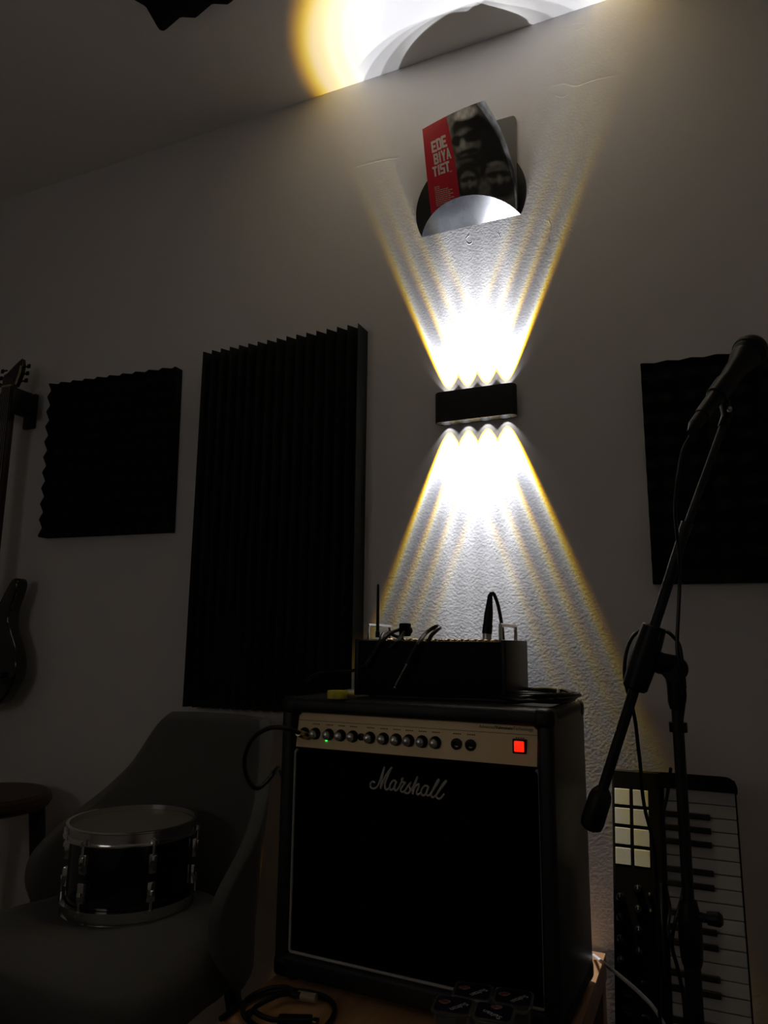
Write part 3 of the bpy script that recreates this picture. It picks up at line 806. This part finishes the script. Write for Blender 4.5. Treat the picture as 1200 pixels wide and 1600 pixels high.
# raised script logo
def logo():
    bm = NB()
    S = [[(185, 300), (150, 290), (122, 318), (130, 360), (170, 372), (210, 350), (240, 295), (270, 205), (305, 105)],
         [(305, 105), (285, 190), (268, 280), (256, 366)], [(256, 366), (290, 280), (335, 190), (400, 105)],
         [(400, 105), (355, 200), (315, 300), (318, 362), (340, 374), (372, 350)],
         [(458, 275), (425, 260), (388, 298), (374, 345), (390, 374), (425, 352), (460, 270)], [(460, 270), (438, 330), (440, 372), (462, 375), (495, 335), (530, 262), (545, 225)],
         [(545, 225), (528, 245), (535, 272), (578, 275)], [(578, 275), (535, 325), (515, 370), (540, 390), (570, 370), (600, 325), (645, 268)],
         [(645, 268), (622, 305), (636, 350), (618, 394), (580, 398), (565, 385)],
         [(618, 394), (655, 350), (695, 270), (726, 198)], [(726, 198), (705, 265), (680, 340), (664, 404)], [(664, 404), (692, 330), (735, 285), (742, 312), (718, 372), (722, 405), (745, 402), (775, 370)],
         [(862, 308), (822, 298), (784, 335), (772, 385), (795, 412), (830, 388), (866, 305)], [(866, 305), (838, 370), (846, 408), (872, 404), (905, 360)],
         [(905, 360), (950, 295), (990, 232), (978, 224), (935, 300), (895, 390), (912, 426), (948, 405)],
         [(948, 405), (1010, 325), (1076, 240), (1062, 236), (1005, 315), (958, 405), (984, 437), (1020, 420), (1050, 378)]]
    A0, A1, B0, B1 = LOGO_MAP
    def pt(p):
        X, Y = p[0] / 1200.0, p[1] / 600.0
        x = A0 + (A1 - A0) * X
        z = B0 + (B1 - B0) * Y + 0.0065 * (X - 0.5)
        return Vector((x, 0.0115, z - AZ))
    for s in S:
        tube(bm, [pt(p) for p in s], 0.0019, 8, k=5)
    return bm
LOGO_MAP = (0.1737, 0.3605, 0.8735, 0.7855)
part('logo_script', logo(), M_logo, amp, label='cream script lettering on the grille')

# ------------------------------------------------------------------ rack mixer lying on the amp
MZ = AZ + AH + 0.001
mx_ = thing('stage_mixer', 'black box mixer with chrome handles lying on the amplifier', 'mixer', (-0.6512, -0.33, 0.0), math.radians(-1.5))
mx_.location.z = MZ; MTX[mx_.name] = Matrix.Translation(mx_.location) @ Matrix.Rotation(math.radians(-1.5), 4, 'Z')
MW, MD, MH = 0.3099, 0.150, 0.106
bm = NB(); bx(bm, (MW / 2, MD / 2, 0.004 + MH / 2), (MW - 0.012, MD, MH), 0.002); part('case', bm, M_mixer, mx_)
for x in (0.004, MW - 0.004):
    bm = NB(); bx(bm, (x, MD / 2, 0.004 + MH / 2 + 0.001), (0.010, MD + 0.006, MH + 0.004), 0.002); part('side_cheek', bm, M_black, mx_)
    xi = x + (0.012 if x < 0.1 else -0.012)
    bm = NB(); z0 = MH + 0.004
    tube(bm, [(xi, 0.022, z0 - 0.002), (xi, 0.022, z0 + 0.022), (xi, 0.024, z0 + 0.029), (xi, 0.030, z0 + 0.031), (xi, MD - 0.030, z0 + 0.031), (xi, MD - 0.024, z0 + 0.029), (xi, MD - 0.022, z0 + 0.022), (xi, MD - 0.022, z0 - 0.002)], 0.0035, 10, k=3)
    part('handle', bm, M_chrome, mx_, label='chrome grab handle')
for k in range(9):
    for y in (0.045, 0.085):
        x = 0.052 + k * 0.0275
        bm = NB(); rod(bm, (x, y, MH + 0.003), (x, y, MH + 0.02), [(0, 0.0105), (0.004, 0.0105), (0.0055, 0.009), (0.0055, 0.006), (0.002, 0.0055)], 20); part('jack_socket', bm, M_brass, mx_)
for x in (0.03, MW - 0.03):
    for y in (0.02, MD - 0.02):
        bm = NB(); cyl(bm, (x, y, 0), (x, y, 0.005), 0.008); part('rubber_foot', bm, M_black, mx_)
bm = NB()
rod(bm, (-0.6167, -0.3, 1.0893), (-0.6167, -0.3, 1.1905), [(0, 0.0046), (0.012, 0.0046), (0.013, 0.0036), (0.1, 0.0028), (0.107, 0.0024), (0.109, 0.0006)], 14)
part('antenna', bm, M_black, mx_, world=True)

# bundle of cable lying over the mixer, its loose plug hanging down the front
cb = thing('instrument_cable', 'black cable bundle draped over the mixer with a bare silver plug hanging', 'cable', (-0.559, -0.29, 1.0872))
bm = NB()
tube(bm, ((-0.4943, -0.338, 1.0777), (-0.4894, -0.33, 1.0935), (-0.4817, -0.315, 1.106), (-0.483, -0.3, 1.1088), (-0.4951, -0.285, 1.1116), (-0.5068, -0.29, 1.1052), (-0.512, -0.305, 1.0962), (-0.5107, -0.333, 1.0848), (-0.5128, -0.348, 1.075), (-0.5164, -0.352, 1.0642)), 0.0040, 10)
part('lead', bm, M_cable, cb, world=True)
bm = NB()
tube(bm, ((-0.6137, -0.342, 1.0466), (-0.6011, -0.34, 1.0654), (-0.5892, -0.336, 1.0829), (-0.5826, -0.32, 1.0956), (-0.5723, -0.305, 1.1034), (-0.5626, -0.295, 1.1049), (-0.5527, -0.285, 1.1001), (-0.5499, -0.285, 1.1039), (-0.5507, -0.29, 1.1076), (-0.555, -0.3, 1.1023), (-0.5584, -0.315, 1.092), (-0.5609, -0.338, 1.0794), (-0.5727, -0.342, 1.0694)), 0.0038, 10)
tube(bm, ((-0.6214, -0.343, 1.0317), (-0.6083, -0.342, 1.0517), (-0.597, -0.337, 1.0778), (-0.5987, -0.315, 1.0943), (-0.6028, -0.29, 1.0998), (-0.5971, -0.28, 1.0974), (-0.5885, -0.27, 1.0924), (-0.5769, -0.26, 1.0899)), 0.0036, 10)
tube(bm, ((-0.8155, -0.24, 0.9943), (-0.7907, -0.245, 1.0088), (-0.7566, -0.25, 1.0153), (-0.7174, -0.26, 1.018), (-0.6809, -0.285, 1.021), (-0.6468, -0.325, 1.0268), (-0.6247, -0.342, 1.034), (-0.6106, -0.343, 1.0516)), 0.0034, 10)
part('coiled_lead', bm, M_cable, cb, world=True)
bm = NB(); p = Vector((-0.5584, -0.295, 1.105)); bx(bm, p, (0.020, 0.020, 0.026), 0.003); part('cable_strap', bm, M_strap, cb, world=True)
bm = NB(); q0, q1, q2 = (Vector(v) for v in ((-0.5164, -0.352, 1.0654), (-0.5294, -0.352, 1.04), (-0.5591, -0.35, 0.9901)))
rod(bm, q0, q1, [(0, 0.0045), (0.004, 0.0062), (0.022, 0.0068), ((q1 - q0).length, 0.0068)], 16); part('plug_barrel', bm, M_black, cb, world=True)
bm = NB(); Lt = (q2 - q1).length; rod(bm, q1, q2, [(0, 0.0048), (0.003, 0.0048), (0.0035, 0.0032), (Lt - 0.010, 0.0032), (Lt - 0.008, 0.0022), (Lt - 0.005, 0.0033), (Lt, 0.0008)], 16); part('plug_tip', bm, M_chrome, cb, world=True, label='bare silver plug tip')

xl = thing('microphone_cable', 'black cable with a tall connector plugged upright into the mixer', 'cable', (-0.3948, -0.27, 1.0899))
bm = NB(); a0, a1 = Vector((-0.3959, -0.27, 1.0985)), Vector((-0.3883, -0.27, 1.1743)); Lx = (a1 - a0).length
rod(bm, a0, a1, [(0, 0.0098), (0.016, 0.0098), (0.018, 0.0090), (0.035, 0.0088), (0.045, 0.0078), (Lx * 0.8, 0.0060), (Lx, 0.0045)], 20); part('connector_boot', bm, M_black, xl, world=True)
bm = NB(); rod(bm, (-0.3961, -0.27, 1.0875), (-0.3959, -0.27, 1.0985), [(0, 0.0088), (0.0125, 0.0088)], 20); part('connector_shell', bm, M_steel, xl, world=True)
bm = NB(); tube(bm, ((-0.3883, -0.27, 1.173), (-0.386, -0.269, 1.1768), (-0.3819, -0.265, 1.1745), (-0.3786, -0.25, 1.1552), (-0.3793, -0.225, 1.1246), (-0.3839, -0.195, 1.092), (-0.3901, -0.165, 1.035), (-0.3922, -0.16, 0.9909)), 0.0036, 10); part('lead', bm, M_cable, xl, world=True)

# yellow roll on the amp
bm = NB(); c = Vector((-0.6541, -0.4, 0.974)); lathe(bm, [(0.006, 0), (0.0185, 0), (0.0190, 0.001), (0.0190, 0.0135), (0.0185, 0.0145), (0.006, 0.0145)], c, 36, close=True)
solo('tape_roll', bm, M_yellow, 'small roll of yellow tape on the amplifier top edge', 'tape')

# coiled cable on the amp, right of the mixer
bm = NB(); pts = []
cc = Vector((-0.300, -0.270, 0.9785))
for k in range(6):
    for i in range(14):
        a = 2 * PI * (i / 14) + 0.3 * k; t = k + i / 14
        rx = 0.062 + 0.010 * math.sin(1.7 * k + 0.5); ry = 0.082 + 0.012 * math.sin(2.3 * k)
        pts.append(cc + Vector((rx * math.cos(a) + 0.006 * math.sin(3 * t), ry * math.sin(a), 0.0025 + 0.0022 * k + 0.002 * math.sin(2 * a + k))))
pts += [Vector(p) for p in ((-0.2518, -0.3385, 0.985), (-0.2917, -0.3373, 0.98), (-0.3295, -0.3481, 0.9775), (-0.3777, -0.3444, 0.9775), (-0.4457, -0.3606, 0.9775), (-0.5209, -0.3626, 0.9775), (-0.5855, -0.3655, 0.9775))]
tube(bm, pts, 0.0032, 8, k=3)
solo('coiled_cable', bm, M_cable, 'black cable coiled on the right end of the amplifier top', 'cable')

# jack cable in the amp input
jc = thing('guitar_cable', 'black cable plugged into the amplifier panel and looping left', 'cable', (-0.7257, -0.41, 0.9052))
bm = NB(); pj = Vector((-0.7247, -0.392, 0.8998)); pk = Vector((-0.7227, -0.425, 0.9093)); rod(bm, pj, pk, [(0, 0.0075), (0.012, 0.0078), ((pk - pj).length, 0.0062)], 16); part('plug', bm, M_brass, jc, world=True, label='brass-coloured plug')
bm = NB(); tube(bm, ((-0.7224, -0.423, 0.9091), (-0.7247, -0.443, 0.9157), (-0.7413, -0.455, 0.9206), (-0.7661, -0.46, 0.9185), (-0.7971, -0.455, 0.9034), (-0.8181, -0.45, 0.8793), (-0.8274, -0.445, 0.8523), (-0.8251, -0.44, 0.826), (-0.8144, -0.435, 0.8075), (-0.8064, -0.425, 0.803), (-0.8024, -0.405, 0.8106), (-0.8011, -0.385, 0.8218), (-0.8097, -0.36, 0.8259), (-0.8378, -0.3, 0.8162), (-0.8619, -0.24, 0.7684), (-0.861, -0.23, 0.675), (-0.8565, -0.22, 0.5702), (-0.8539, -0.215, 0.5058)), 0.0042, 10); part('lead', bm, M_cable, jc, world=True)

# ------------------------------------------------------------------ cable, cups on the table
tc_ = thing('usb_cable', 'black cable coiled on the table in front of the amplifier', 'cable', (-0.7015, -0.4887, 0.468))
bm = NB()
tube(bm, ((-0.77, -0.5655, 0.47), (-0.7679, -0.5202, 0.471), (-0.7583, -0.481, 0.472), (-0.7371, -0.4528, 0.473), (-0.6953, -0.4356, 0.474), (-0.6477, -0.4338, 0.473), (-0.6161, -0.4583, 0.472), (-0.6032, -0.4984, 0.471), (-0.6077, -0.5352, 0.471), (-0.6384, -0.5622, 0.471), (-0.6886, -0.5671, 0.472), (-0.7319, -0.5502, 0.473), (-0.7564, -0.5222, 0.474), (-0.7625, -0.4905, 0.475), (-0.7463, -0.4595, 0.478), (-0.7234, -0.4434, 0.478), (-0.702, -0.4464, 0.478)), 0.0045, 10)
tube(bm, ((-0.7293, -0.5545, 0.48), (-0.7236, -0.5428, 0.481), (-0.7003, -0.55, 0.481), (-0.6841, -0.5464, 0.478), (-0.675, -0.5398, 0.477)), 0.0042, 10)
tube(bm, ((-0.7173, -0.5649, 0.482), (-0.7255, -0.5345, 0.482), (-0.7229, -0.5117, 0.482), (-0.7128, -0.4797, 0.482), (-0.701, -0.4589, 0.479)), 0.0040, 10)
part('lead', bm, M_cable, tc_, world=True)
bm = NB(); p0, p1 = (Vector(v) for v in ((-0.7022, -0.4569, 0.478), (-0.6825, -0.4578, 0.478))); tube(bm, [p0, p1], 0.006, 12, smooth=False)
part('connector_boot', bm, M_black, tc_, world=True)
bm = NB(); p0, p1 = (Vector(v) for v in ((-0.6888, -0.4557, 0.477), (-0.6552, -0.4524, 0.477))); tube(bm, [p0, p1], 0.0075, 14, smooth=False); part('connector', bm, M_beige, tc_, world=True, label='beige plug end')
bm = NB(); p0, p1 = (Vector(v) for v in ((-0.6747, -0.5442, 0.478), (-0.6233, -0.5223, 0.478))); d = p1 - p0
bx(bm, (p0 + p1) / 2, (d.length, 0.020, 0.013), 0.003, Matrix.Rotation(math.atan2(d.y, d.x), 3, 'Z')); part('plug_body', bm, M_black, tc_, world=True)
bm = NB(); p2 = Vector((-0.6186, -0.5222, 0.478)); bx(bm, p2, (0.010, 0.014, 0.007), 0.001); part('plug_contact', bm, M_brass, tc_, world=True, label='brass contact')

CUPS = [((-0.3706, -0.4671, 0.548), 'back-left of the four on the table'), ((-0.3085, -0.4606, 0.548), 'back-right of the four on the table'),
        ((-0.3844, -0.5228, 0.548), 'front-left of the four on the table'), ((-0.3231, -0.5171, 0.548), 'front-right of the four on the table')]
def rounded_ring(hx, hy, r, z, n=5):
    o = []
    for sx, sy, a0 in ((1, -1, -90), (1, 1, 0), (-1, 1, 90), (-1, -1, 180)):
        for i in range(n + 1):
            a = math.radians(a0 + 90 * i / n); o.append((sx * (hx - r) + r * math.cos(a), sy * (hy - r) + r * math.sin(a), z))
    return o
for k, (p, lab) in enumerate(CUPS):
    c = thing('portion_cup', 'sealed clear plastic portion cup with navy lid, ' + lab, 'cup', (p[0], p[1], 0.4655), math.radians(8), 'clear portion cups with navy lids')
    bm = NB()
    rows = [[bm.verts.new(v) for v in rounded_ring(hx, hy, r, z)] for hx, hy, r, z in ((0.0205, 0.0185, 0.008, 0.0), (0.022, 0.020, 0.009, 0.002), (0.0265, 0.0240, 0.010, 0.076), (0.0305, 0.0270, 0.010, 0.079), (0.0305, 0.0270, 0.010, 0.0815))]
    skin(bm, rows); part('cup', bm, M_plastic, c)
    bm = NB(); rows = [[bm.verts.new(v) for v in rounded_ring(0.0262, 0.0230, 0.008, z)] for z in (0.0810, 0.0824)]; skin(bm, rows)
    lid = part('lid', bm, M_lid, c)
    a = math.radians(-128 if k < 3 else 152)
    bm = NB(); text_mesh(bm, 'Sultan', 0.0135, Matrix.Translation((0.0065 if k < 3 else 0.0, -0.002 if k < 3 else -0.006, 0.0826)) @ Matrix.Rotation(a, 4, 'Z'), 0.0002, 'CENTER')
    part('lid_lettering', bm, M_lidtext, lid, smooth=None)
    bm = NB()
    for dx_, dy_, r in ((0, 0, 0.0055), (0.006, 0.003, 0.004), (-0.006, 0.001, 0.004), (0.001, 0.005, 0.0035)):
        bx_, by_ = (-0.014, 0.003) if k < 3 else (0.002, 0.012)
        cyl(bm, (bx_ + dx_ * 0.8, by_ + dy_, 0.0822), (bx_ + dx_ * 0.8, by_ + dy_, 0.0827), r, n=14)
    part('lid_emblem', bm, M_pink, lid, smooth=None)

# ------------------------------------------------------------------ MIDI keyboard standing on end against the wall
TH = math.radians(14)
KO = Vector((-0.190, -0.130, 0.843))
down = Vector((0, -math.sin(TH), -math.cos(TH))); outw = Vector((0, -math.cos(TH), math.sin(TH))); acr = Vector((1, 0, 0))
# local axes: X = across (pads -> key fronts), Y = along the keyboard (downwards), Z = out of the face ... right-handed: X x Y = -Z, so flip
KL, KW, KT = 0.845, 0.220, 0.062
kr = Matrix((acr, -down, outw)).transposed()      # columns: across, up along the keyboard, out of the face
kb = thing('midi_keyboard', 'black keyboard controller with white pads standing on end against the wall', 'keyboard', KO + down * KL, rot=kr)
def kxy(u, v): return (u, KL - v)
bm = NB()
KC = 0.009     # key wells are lower than the case
bx(bm, (0.045, KL / 2, -KT / 2), (0.09, KL, KT), 0.004)                       # control strip
bx(bm, (KW / 2, KL / 2, -KT / 2 - 0.015), (KW - 0.004, KL - 0.004, KT - 0.032), 0.004)     # bed under the keys
part('case', bm, M_kbody, kb, smooth=None)
bm = NB()
o2 = [(0.088, KL - 0.0255), (0.088, KL), (KW - 0.020, KL)] + [(KW - 0.020 + 0.020 * math.sin(a * PI / 16), KL - 0.020 + 0.020 * math.cos(a * PI / 16)) for a in range(1, 9)] + [(KW, KL - 0.0255)]
prism(bm, o2, KT, Matrix(((1, 0, 0, 0), (0, 0, 1, 0), (0, -1, 0, 0), (0, 0, 0, 1))), bev=0.0)
part('end_block', bm, M_kbody, kb, smooth=None)
NWK = 35; KP = 0.0231
for k in range(NWK):
    v = 0.0262 + KP * (k + 0.5)
    if v > KL - 0.012: break
    bm = NB(); x, y = kxy(0.153, v)
    bx(bm, (x + 0.001, y, -0.0205), (0.122, KP - 0.0011, 0.0150), 0.0012); part('white_key', bm, M_keyw, kb, smooth=None)
pat = [0, 1, 1, 1, 0, 1, 1]      # boundaries C|B, B|A, A|G, G|F, F|E, E|D, D|C from the top end down
for k in range(NWK - 1):
    if not pat[k % 7]: continue
    v = 0.0262 + KP * (k + 1)
    x, y = kxy(0.1315, v)
    bm = NB()
    vs = bx(bm, (x, y, -0.0105), (0.080, 0.0105, 0.017), 0.0018)
    part('black_key', bm, M_keyb, kb, smooth=None)
for i in range(2):
    for j in range(4):
        x, y = kxy(0.0190 + 0.0335 * i, 0.0500 + 0.0345 * j)
        bm = NB(); bx(bm, (x, y, -0.0026), (0.0275, 0.0285, 0.006), 0.0006); part('drum_pad', bm, M_pad, kb, smooth=None, label='white square pad')
for u, v, n_ in [(0.013, 0.222 + 0.0327 * j, 0.0072) for j in range(4)] + [(0.044, 0.205 + 0.0327 * j, 0.0072) for j in range(4)] + [(0.064, 0.212, 0.0045), (0.065, 0.238, 0.0045)]:
    x, y = kxy(u, v)
    bm = NB(); rod(bm, (x, y, -0.001), (x, y, 0.02), [(0, n_ * 1.05), (0.011, n_ * 0.9), (0.0125, n_ * 0.75), (0.0128, 0.0005)], 18); kn = part('control_knob', bm, M_keyb, kb)
    bm = NB(); bx(bm, (x, y + n_ * 0.45, 0.0125), (0.0012, n_ * 0.8, 0.0012)); part('knob_pointer', bm, M_pipe, kn, label='white pointer line')
for j in range(4):
    for i in range(2):
        x, y = kxy(0.022 + 0.030 * i, 0.350 + 0.0250 * j)
        bm = NB(); bx(bm, (x, y, 0.0008), (0.016, 0.0085, 0.003), 0.001); part('button', bm, M_keyb, kb)
bm = NB()
for j in range(4):
    for i in range(6):
        x, y = kxy(0.013 + 0.0036 * i, 0.343 + 0.0250 * j); bx(bm, (x, y, 0.0001), (0.0022, 0.0016, 0.0004))
part('button_legends', bm, M_dim, kb, smooth=None)
bm = NB(); x, y = kxy(0.0835, 0.27); bx(bm, (x, y, 0.0008), (0.005, 0.16, 0.003), 0.0012); part('ridge_strip', bm, M_keyb, kb)

# ------------------------------------------------------------------ microphone stand
SX, SY = -0.051, -0.450
ms = thing('microphone_stand', 'black boom microphone stand standing in front of the keyboard', 'microphone stand', (SX, SY, 0))
for a in (-90, 12, 168):
    c, s = math.cos(math.radians(a)), math.sin(math.radians(a))
    bm = NB(); tube(bm, [(0.02 * c, 0.02 * s, 0.16), (0.28 * c, 0.28 * s, 0.012)], 0.009, 12, smooth=False); part('tripod_leg', bm, M_matte, ms)
bm = NB(); lathe(bm, [(0, 0.13), (0.024, 0.13), (0.026, 0.14), (0.026, 0.185), (0.018, 0.20), (0, 0.20)], n=24); part('leg_hub', bm, M_black, ms)
bm = NB(); cyl(bm, (0, 0, 0.13), (0, 0, 0.645), 0.0115); part('lower_tube', bm, M_matte, ms)
zc0, zc1 = 0.640, 0.700
bm = NB(); lathe(bm, [(0, zc0 - 0.008), (0.013, zc0 - 0.008), (0.0150, zc0), (0.0162, zc0 + 0.02), (0.0165, zc1 - 0.008), (0.0150, zc1), (0.0115, zc1 + 0.018), (0, zc1 + 0.018)], n=28); part('height_clutch', bm, M_black, ms)
bm = NB(); rod(bm, (0.012, -0.002, zc1 - 0.002), (0.058, -0.012, zc1 + 0.002), [(0, 0.007), (0.012, 0.006), (0.013, 0.009), (0.028, 0.010), (0.032, 0.007)], 16); part('clutch_knob', bm, M_black, ms)
bm = NB(); cyl(bm, (0, 0, 0.69), (0, 0, 1.035), 0.0082); part('upper_tube', bm, M_matte, ms)
bm = NB(); lathe(bm, [(0, 0.952), (0.0130, 0.952), (0.0130, 0.966), (0, 0.966)], n=24); part('cable_clip', bm, M_black, ms)
bm = NB(); lathe(bm, [(0, 0.985), (0.0100, 0.985), (0.0125, 0.995), (0.0130, 1.020), (0.0150, 1.032), (0.0150, 1.052), (0.008, 1.060), (0, 1.060)], n=24); part('pole_head', bm, M_black, ms)
BA, BB, BC = (Vector(v) for v in ((-0.1838, -0.4638, 0.803), (-0.0217, -0.476, 1.2594), (0.0463, -0.4736, 1.4291)))
bd = (BB - BA).normalized()
JP = Vector((-0.0945, -0.4752, 1.0625))
j2 = BA + bd * (JP - BA).dot(bd)
bm = NB(); tube(bm, [BA + bd * 0.03, BB], 0.0080, 16, smooth=False); part('boom_tube', bm, M_matte, ms, world=True)
bm = NB(); tube(bm, [BB - bd * 0.02, BC], 0.0054, 14, smooth=False); tube(bm, [BB - bd * 0.012, BB + bd * 0.006], 0.0088, 16, smooth=False); part('boom_extension', bm, M_matte, ms, world=True)
bm = NB(); rod(bm, BA, BB, [(0.0, 0.010), (0.004, 0.0155), (0.012, 0.0175), (0.050, 0.0170), (0.058, 0.0150), (0.066, 0.0095)], 24); part('counterweight', bm, M_black, ms, world=True)
bm = NB(); rod(bm, j2 - bd * 0.052, j2 + bd * 0.05, [(0, 0.0150), (0.004, 0.0185), (0.022, 0.0195), (0.046, 0.0205), (0.078, 0.0195), (0.100, 0.0180), (0.102, 0.0165)], 24); part('boom_clutch', bm, M_black, ms, world=True)
bm = NB(); hp = Vector((SX, SY, 1.045))
tube(bm, [j2, j2.lerp(hp, 0.55), hp + Vector((0, 0, 0.004)), hp + Vector((0.006, 0, -0.004))], 0.0165, 18, smooth=False)
cyl(bm, hp + Vector((0, 0.014, 0.0)), hp + Vector((0, -0.018, 0.0)), 0.0195, n=24); part('boom_joint', bm, M_black, ms, world=True)
bm = NB(); tube(bm, [j2 - bd * 0.045 + Vector((0.014, -0.014, 0.004)), j2 + bd * 0.034 + Vector((0.014, -0.014, 0.004))], 0.0012, 6, smooth=False); part('clutch_seam', bm, M_dim, ms, world=True)
# clip holding the microphone
MB0, MB1 = (Vector(v) for v in ((0.0866, -0.4487, 1.5352), (0.0194, -0.5243, 1.4281)))
md_ = (MB1 - MB0).normalized()
bm = NB(); rod(bm, MB0 + md_ * 0.085, MB1, [(0, 0.0150), (0.001, 0.0165), (0.034, 0.0155), (0.035, 0.014)], 20); clip = part('microphone_clip', bm, M_black, ms, world=True)
bm = NB(); tube(bm, [BC - bd * 0.02, BC, MB0 + md_ * 0.105 + Vector((0.004, 0, -0.014))], 0.0082, 14, smooth=False); part('clip_mount', bm, M_black, ms, world=True)
bm = NB(); p = Vector((0.0492, -0.4999, 1.4279)); rod(bm, p, p + Vector((0.0, -0.012, 0.002)), [(0, 0.0036), (0.006, 0.0036), (0.0075, 0.0018)], 14); part('clip_screw', bm, M_steel, ms, world=True, label='small bright screw')

mic = thing('microphone', 'black ball-head microphone on the boom at the right edge', 'microphone', MB1)
bm = NB(); Lm = (MB1 - MB0).length
rod(bm, MB0, MB1, [(-0.0005 - 0.0255 * math.cos(a), 0.0255 * math.sin(a)) for a in [0.05 + i * 0.19 for i in range(12)]] + [(0.0165, 0.0200)], 28); part('grille', bm, M_black, mic, world=True)
bm = NB(); rod(bm, MB0 + md_ * 0.0, MB1, [(-0.004, 0.0252), (-0.004, 0.0264), (0.004, 0.0264), (0.004, 0.0252)], 28); part('grille_band', bm, M_matte, mic, world=True)
bm = NB(); rod(bm, MB0, MB1, [(0.016, 0.0225), (0.022, 0.0225), (0.040, 0.0175), (0.085, 0.0140), (Lm, 0.0118), (Lm + 0.02, 0.0112)], 24); part('handle', bm, M_black, mic, world=True)

mcb = thing('microphone_cable', 'black cable running from the microphone down the stand in loops', 'cable', (-0.0174, -0.5237, 1.3701))
bm = NB(); e0 = MB1 + md_ * 0.018; rod(bm, e0, e0 + md_ * 0.05, [(0, 0.0098), (0.026, 0.0092), (0.034, 0.006), (0.042, 0.004)], 18); part('connector', bm, M_black, mcb, world=True)
bm = NB()
e1 = e0 + md_ * 0.036
tube(bm, [e1] + [Vector(v) for v in ((-0.0075, -0.5438, 1.3814), (-0.0182, -0.5445, 1.361), (-0.026, -0.5423, 1.3323), (-0.0316, -0.5331, 1.301), (-0.0344, -0.5235, 1.2741), (-0.0342, -0.5061, 1.243), (-0.0338, -0.494, 1.2107), (-0.0355, -0.4819, 1.1733), (-0.0401, -0.4801, 1.1256), (-0.0444, -0.4838, 1.0784), (-0.0425, -0.483, 1.0505), (-0.0403, -0.478, 1.03), (-0.0384, -0.4673, 1.0083), (-0.0427, -0.459, 0.9844), (-0.0485, -0.4542, 0.9468), (-0.0471, -0.4471, 0.9139), (-0.0457, -0.44, 0.881), (-0.0481, -0.4336, 0.8434), (-0.0537, -0.4268, 0.7963), (-0.0549, -0.4181, 0.7493), (-0.0602, -0.4249, 0.7151), (-0.0714, -0.4343, 0.6814), (-0.0777, -0.4308, 0.6491), (-0.0729, -0.4223, 0.6168), (-0.0681, -0.4138, 0.5846), (-0.065, -0.4061, 0.5523), (-0.0622, -0.3975, 0.5155))] + [Vector(v) for v in ((-0.055, -0.480, 0.34), (-0.058, -0.482, 0.24), (-0.070, -0.495, 0.08), (-0.10, -0.53, 0.004), (-0.16, -0.60, 0.004))], 0.0028, 10)
tube(bm, ((-0.0378, -0.4689, 1.0177), (-0.0385, -0.4803, 1.0459), (-0.0409, -0.4823, 1.0784), (-0.0492, -0.4776, 1.0925), (-0.0583, -0.4665, 1.1002), (-0.0722, -0.4453, 1.1025), (-0.0893, -0.4422, 1.1045), (-0.1048, -0.4533, 1.0973), (-0.1155, -0.4601, 1.0795), (-0.1209, -0.4638, 1.058), (-0.1233, -0.4601, 1.0336), (-0.1211, -0.4547, 1.0112), (-0.1172, -0.4374, 0.989), (-0.1135, -0.43, 0.9595), (-0.1121, -0.4226, 0.9251), (-0.1106, -0.4152, 0.8907), (-0.1103, -0.4073, 0.8514), (-0.1076, -0.4003, 0.8219), (-0.1022, -0.3921, 0.7925), (-0.0985, -0.3846, 0.763), (-0.0987, -0.3711, 0.7221), (-0.1009, -0.3623, 0.6727), (-0.1045, -0.3602, 0.6253), (-0.1052, -0.3469, 0.5564), (-0.1065, -0.332, 0.4777)) + ((-0.082, -0.420, 0.30), (-0.086, -0.425, 0.10), (-0.12, -0.46, 0.004), (-0.20, -0.55, 0.004)), 0.0028, 10)
tube(bm, ((-0.067, -0.4073, 0.8929), (-0.0743, -0.3971, 0.8528), (-0.0817, -0.3946, 0.8234), (-0.085, -0.3884, 0.7842), (-0.0866, -0.3813, 0.745), (-0.0857, -0.38, 0.7124), (-0.0807, -0.383, 0.6819), (-0.083, -0.4139, 0.6644), (-0.0788, -0.4184, 0.6403), (-0.0722, -0.4091, 0.6078), (-0.0679, -0.3989, 0.566), (-0.068, -0.3879, 0.5101)), 0.0026, 10)
part('lead', bm, M_cable, mcb, world=True)

# white cable crossing in front of the keyboard, lower right
bm = NB()
tube(bm, ((-0.2483, -0.0549, 0.4725), (-0.2216, -0.1548, 0.5035), (-0.1927, -0.2595, 0.5359), (-0.1631, -0.3024, 0.5384), (-0.1393, -0.2994, 0.5206), (-0.1205, -0.2989, 0.5042), (-0.1062, -0.2872, 0.4768), (-0.0958, -0.2766, 0.4464), (-0.0864, -0.2604, 0.3854)) + ((-0.075, -0.368, 0.28), (-0.082, -0.372, 0.10), (-0.10, -0.385, 0.012), (-0.16, -0.42, 0.004), (-0.26, -0.46, 0.004)), 0.0033, 10)
solo('white_cable', bm, M_white_cable, 'thin white cable hanging from the table in front of the keyboard', 'cable')
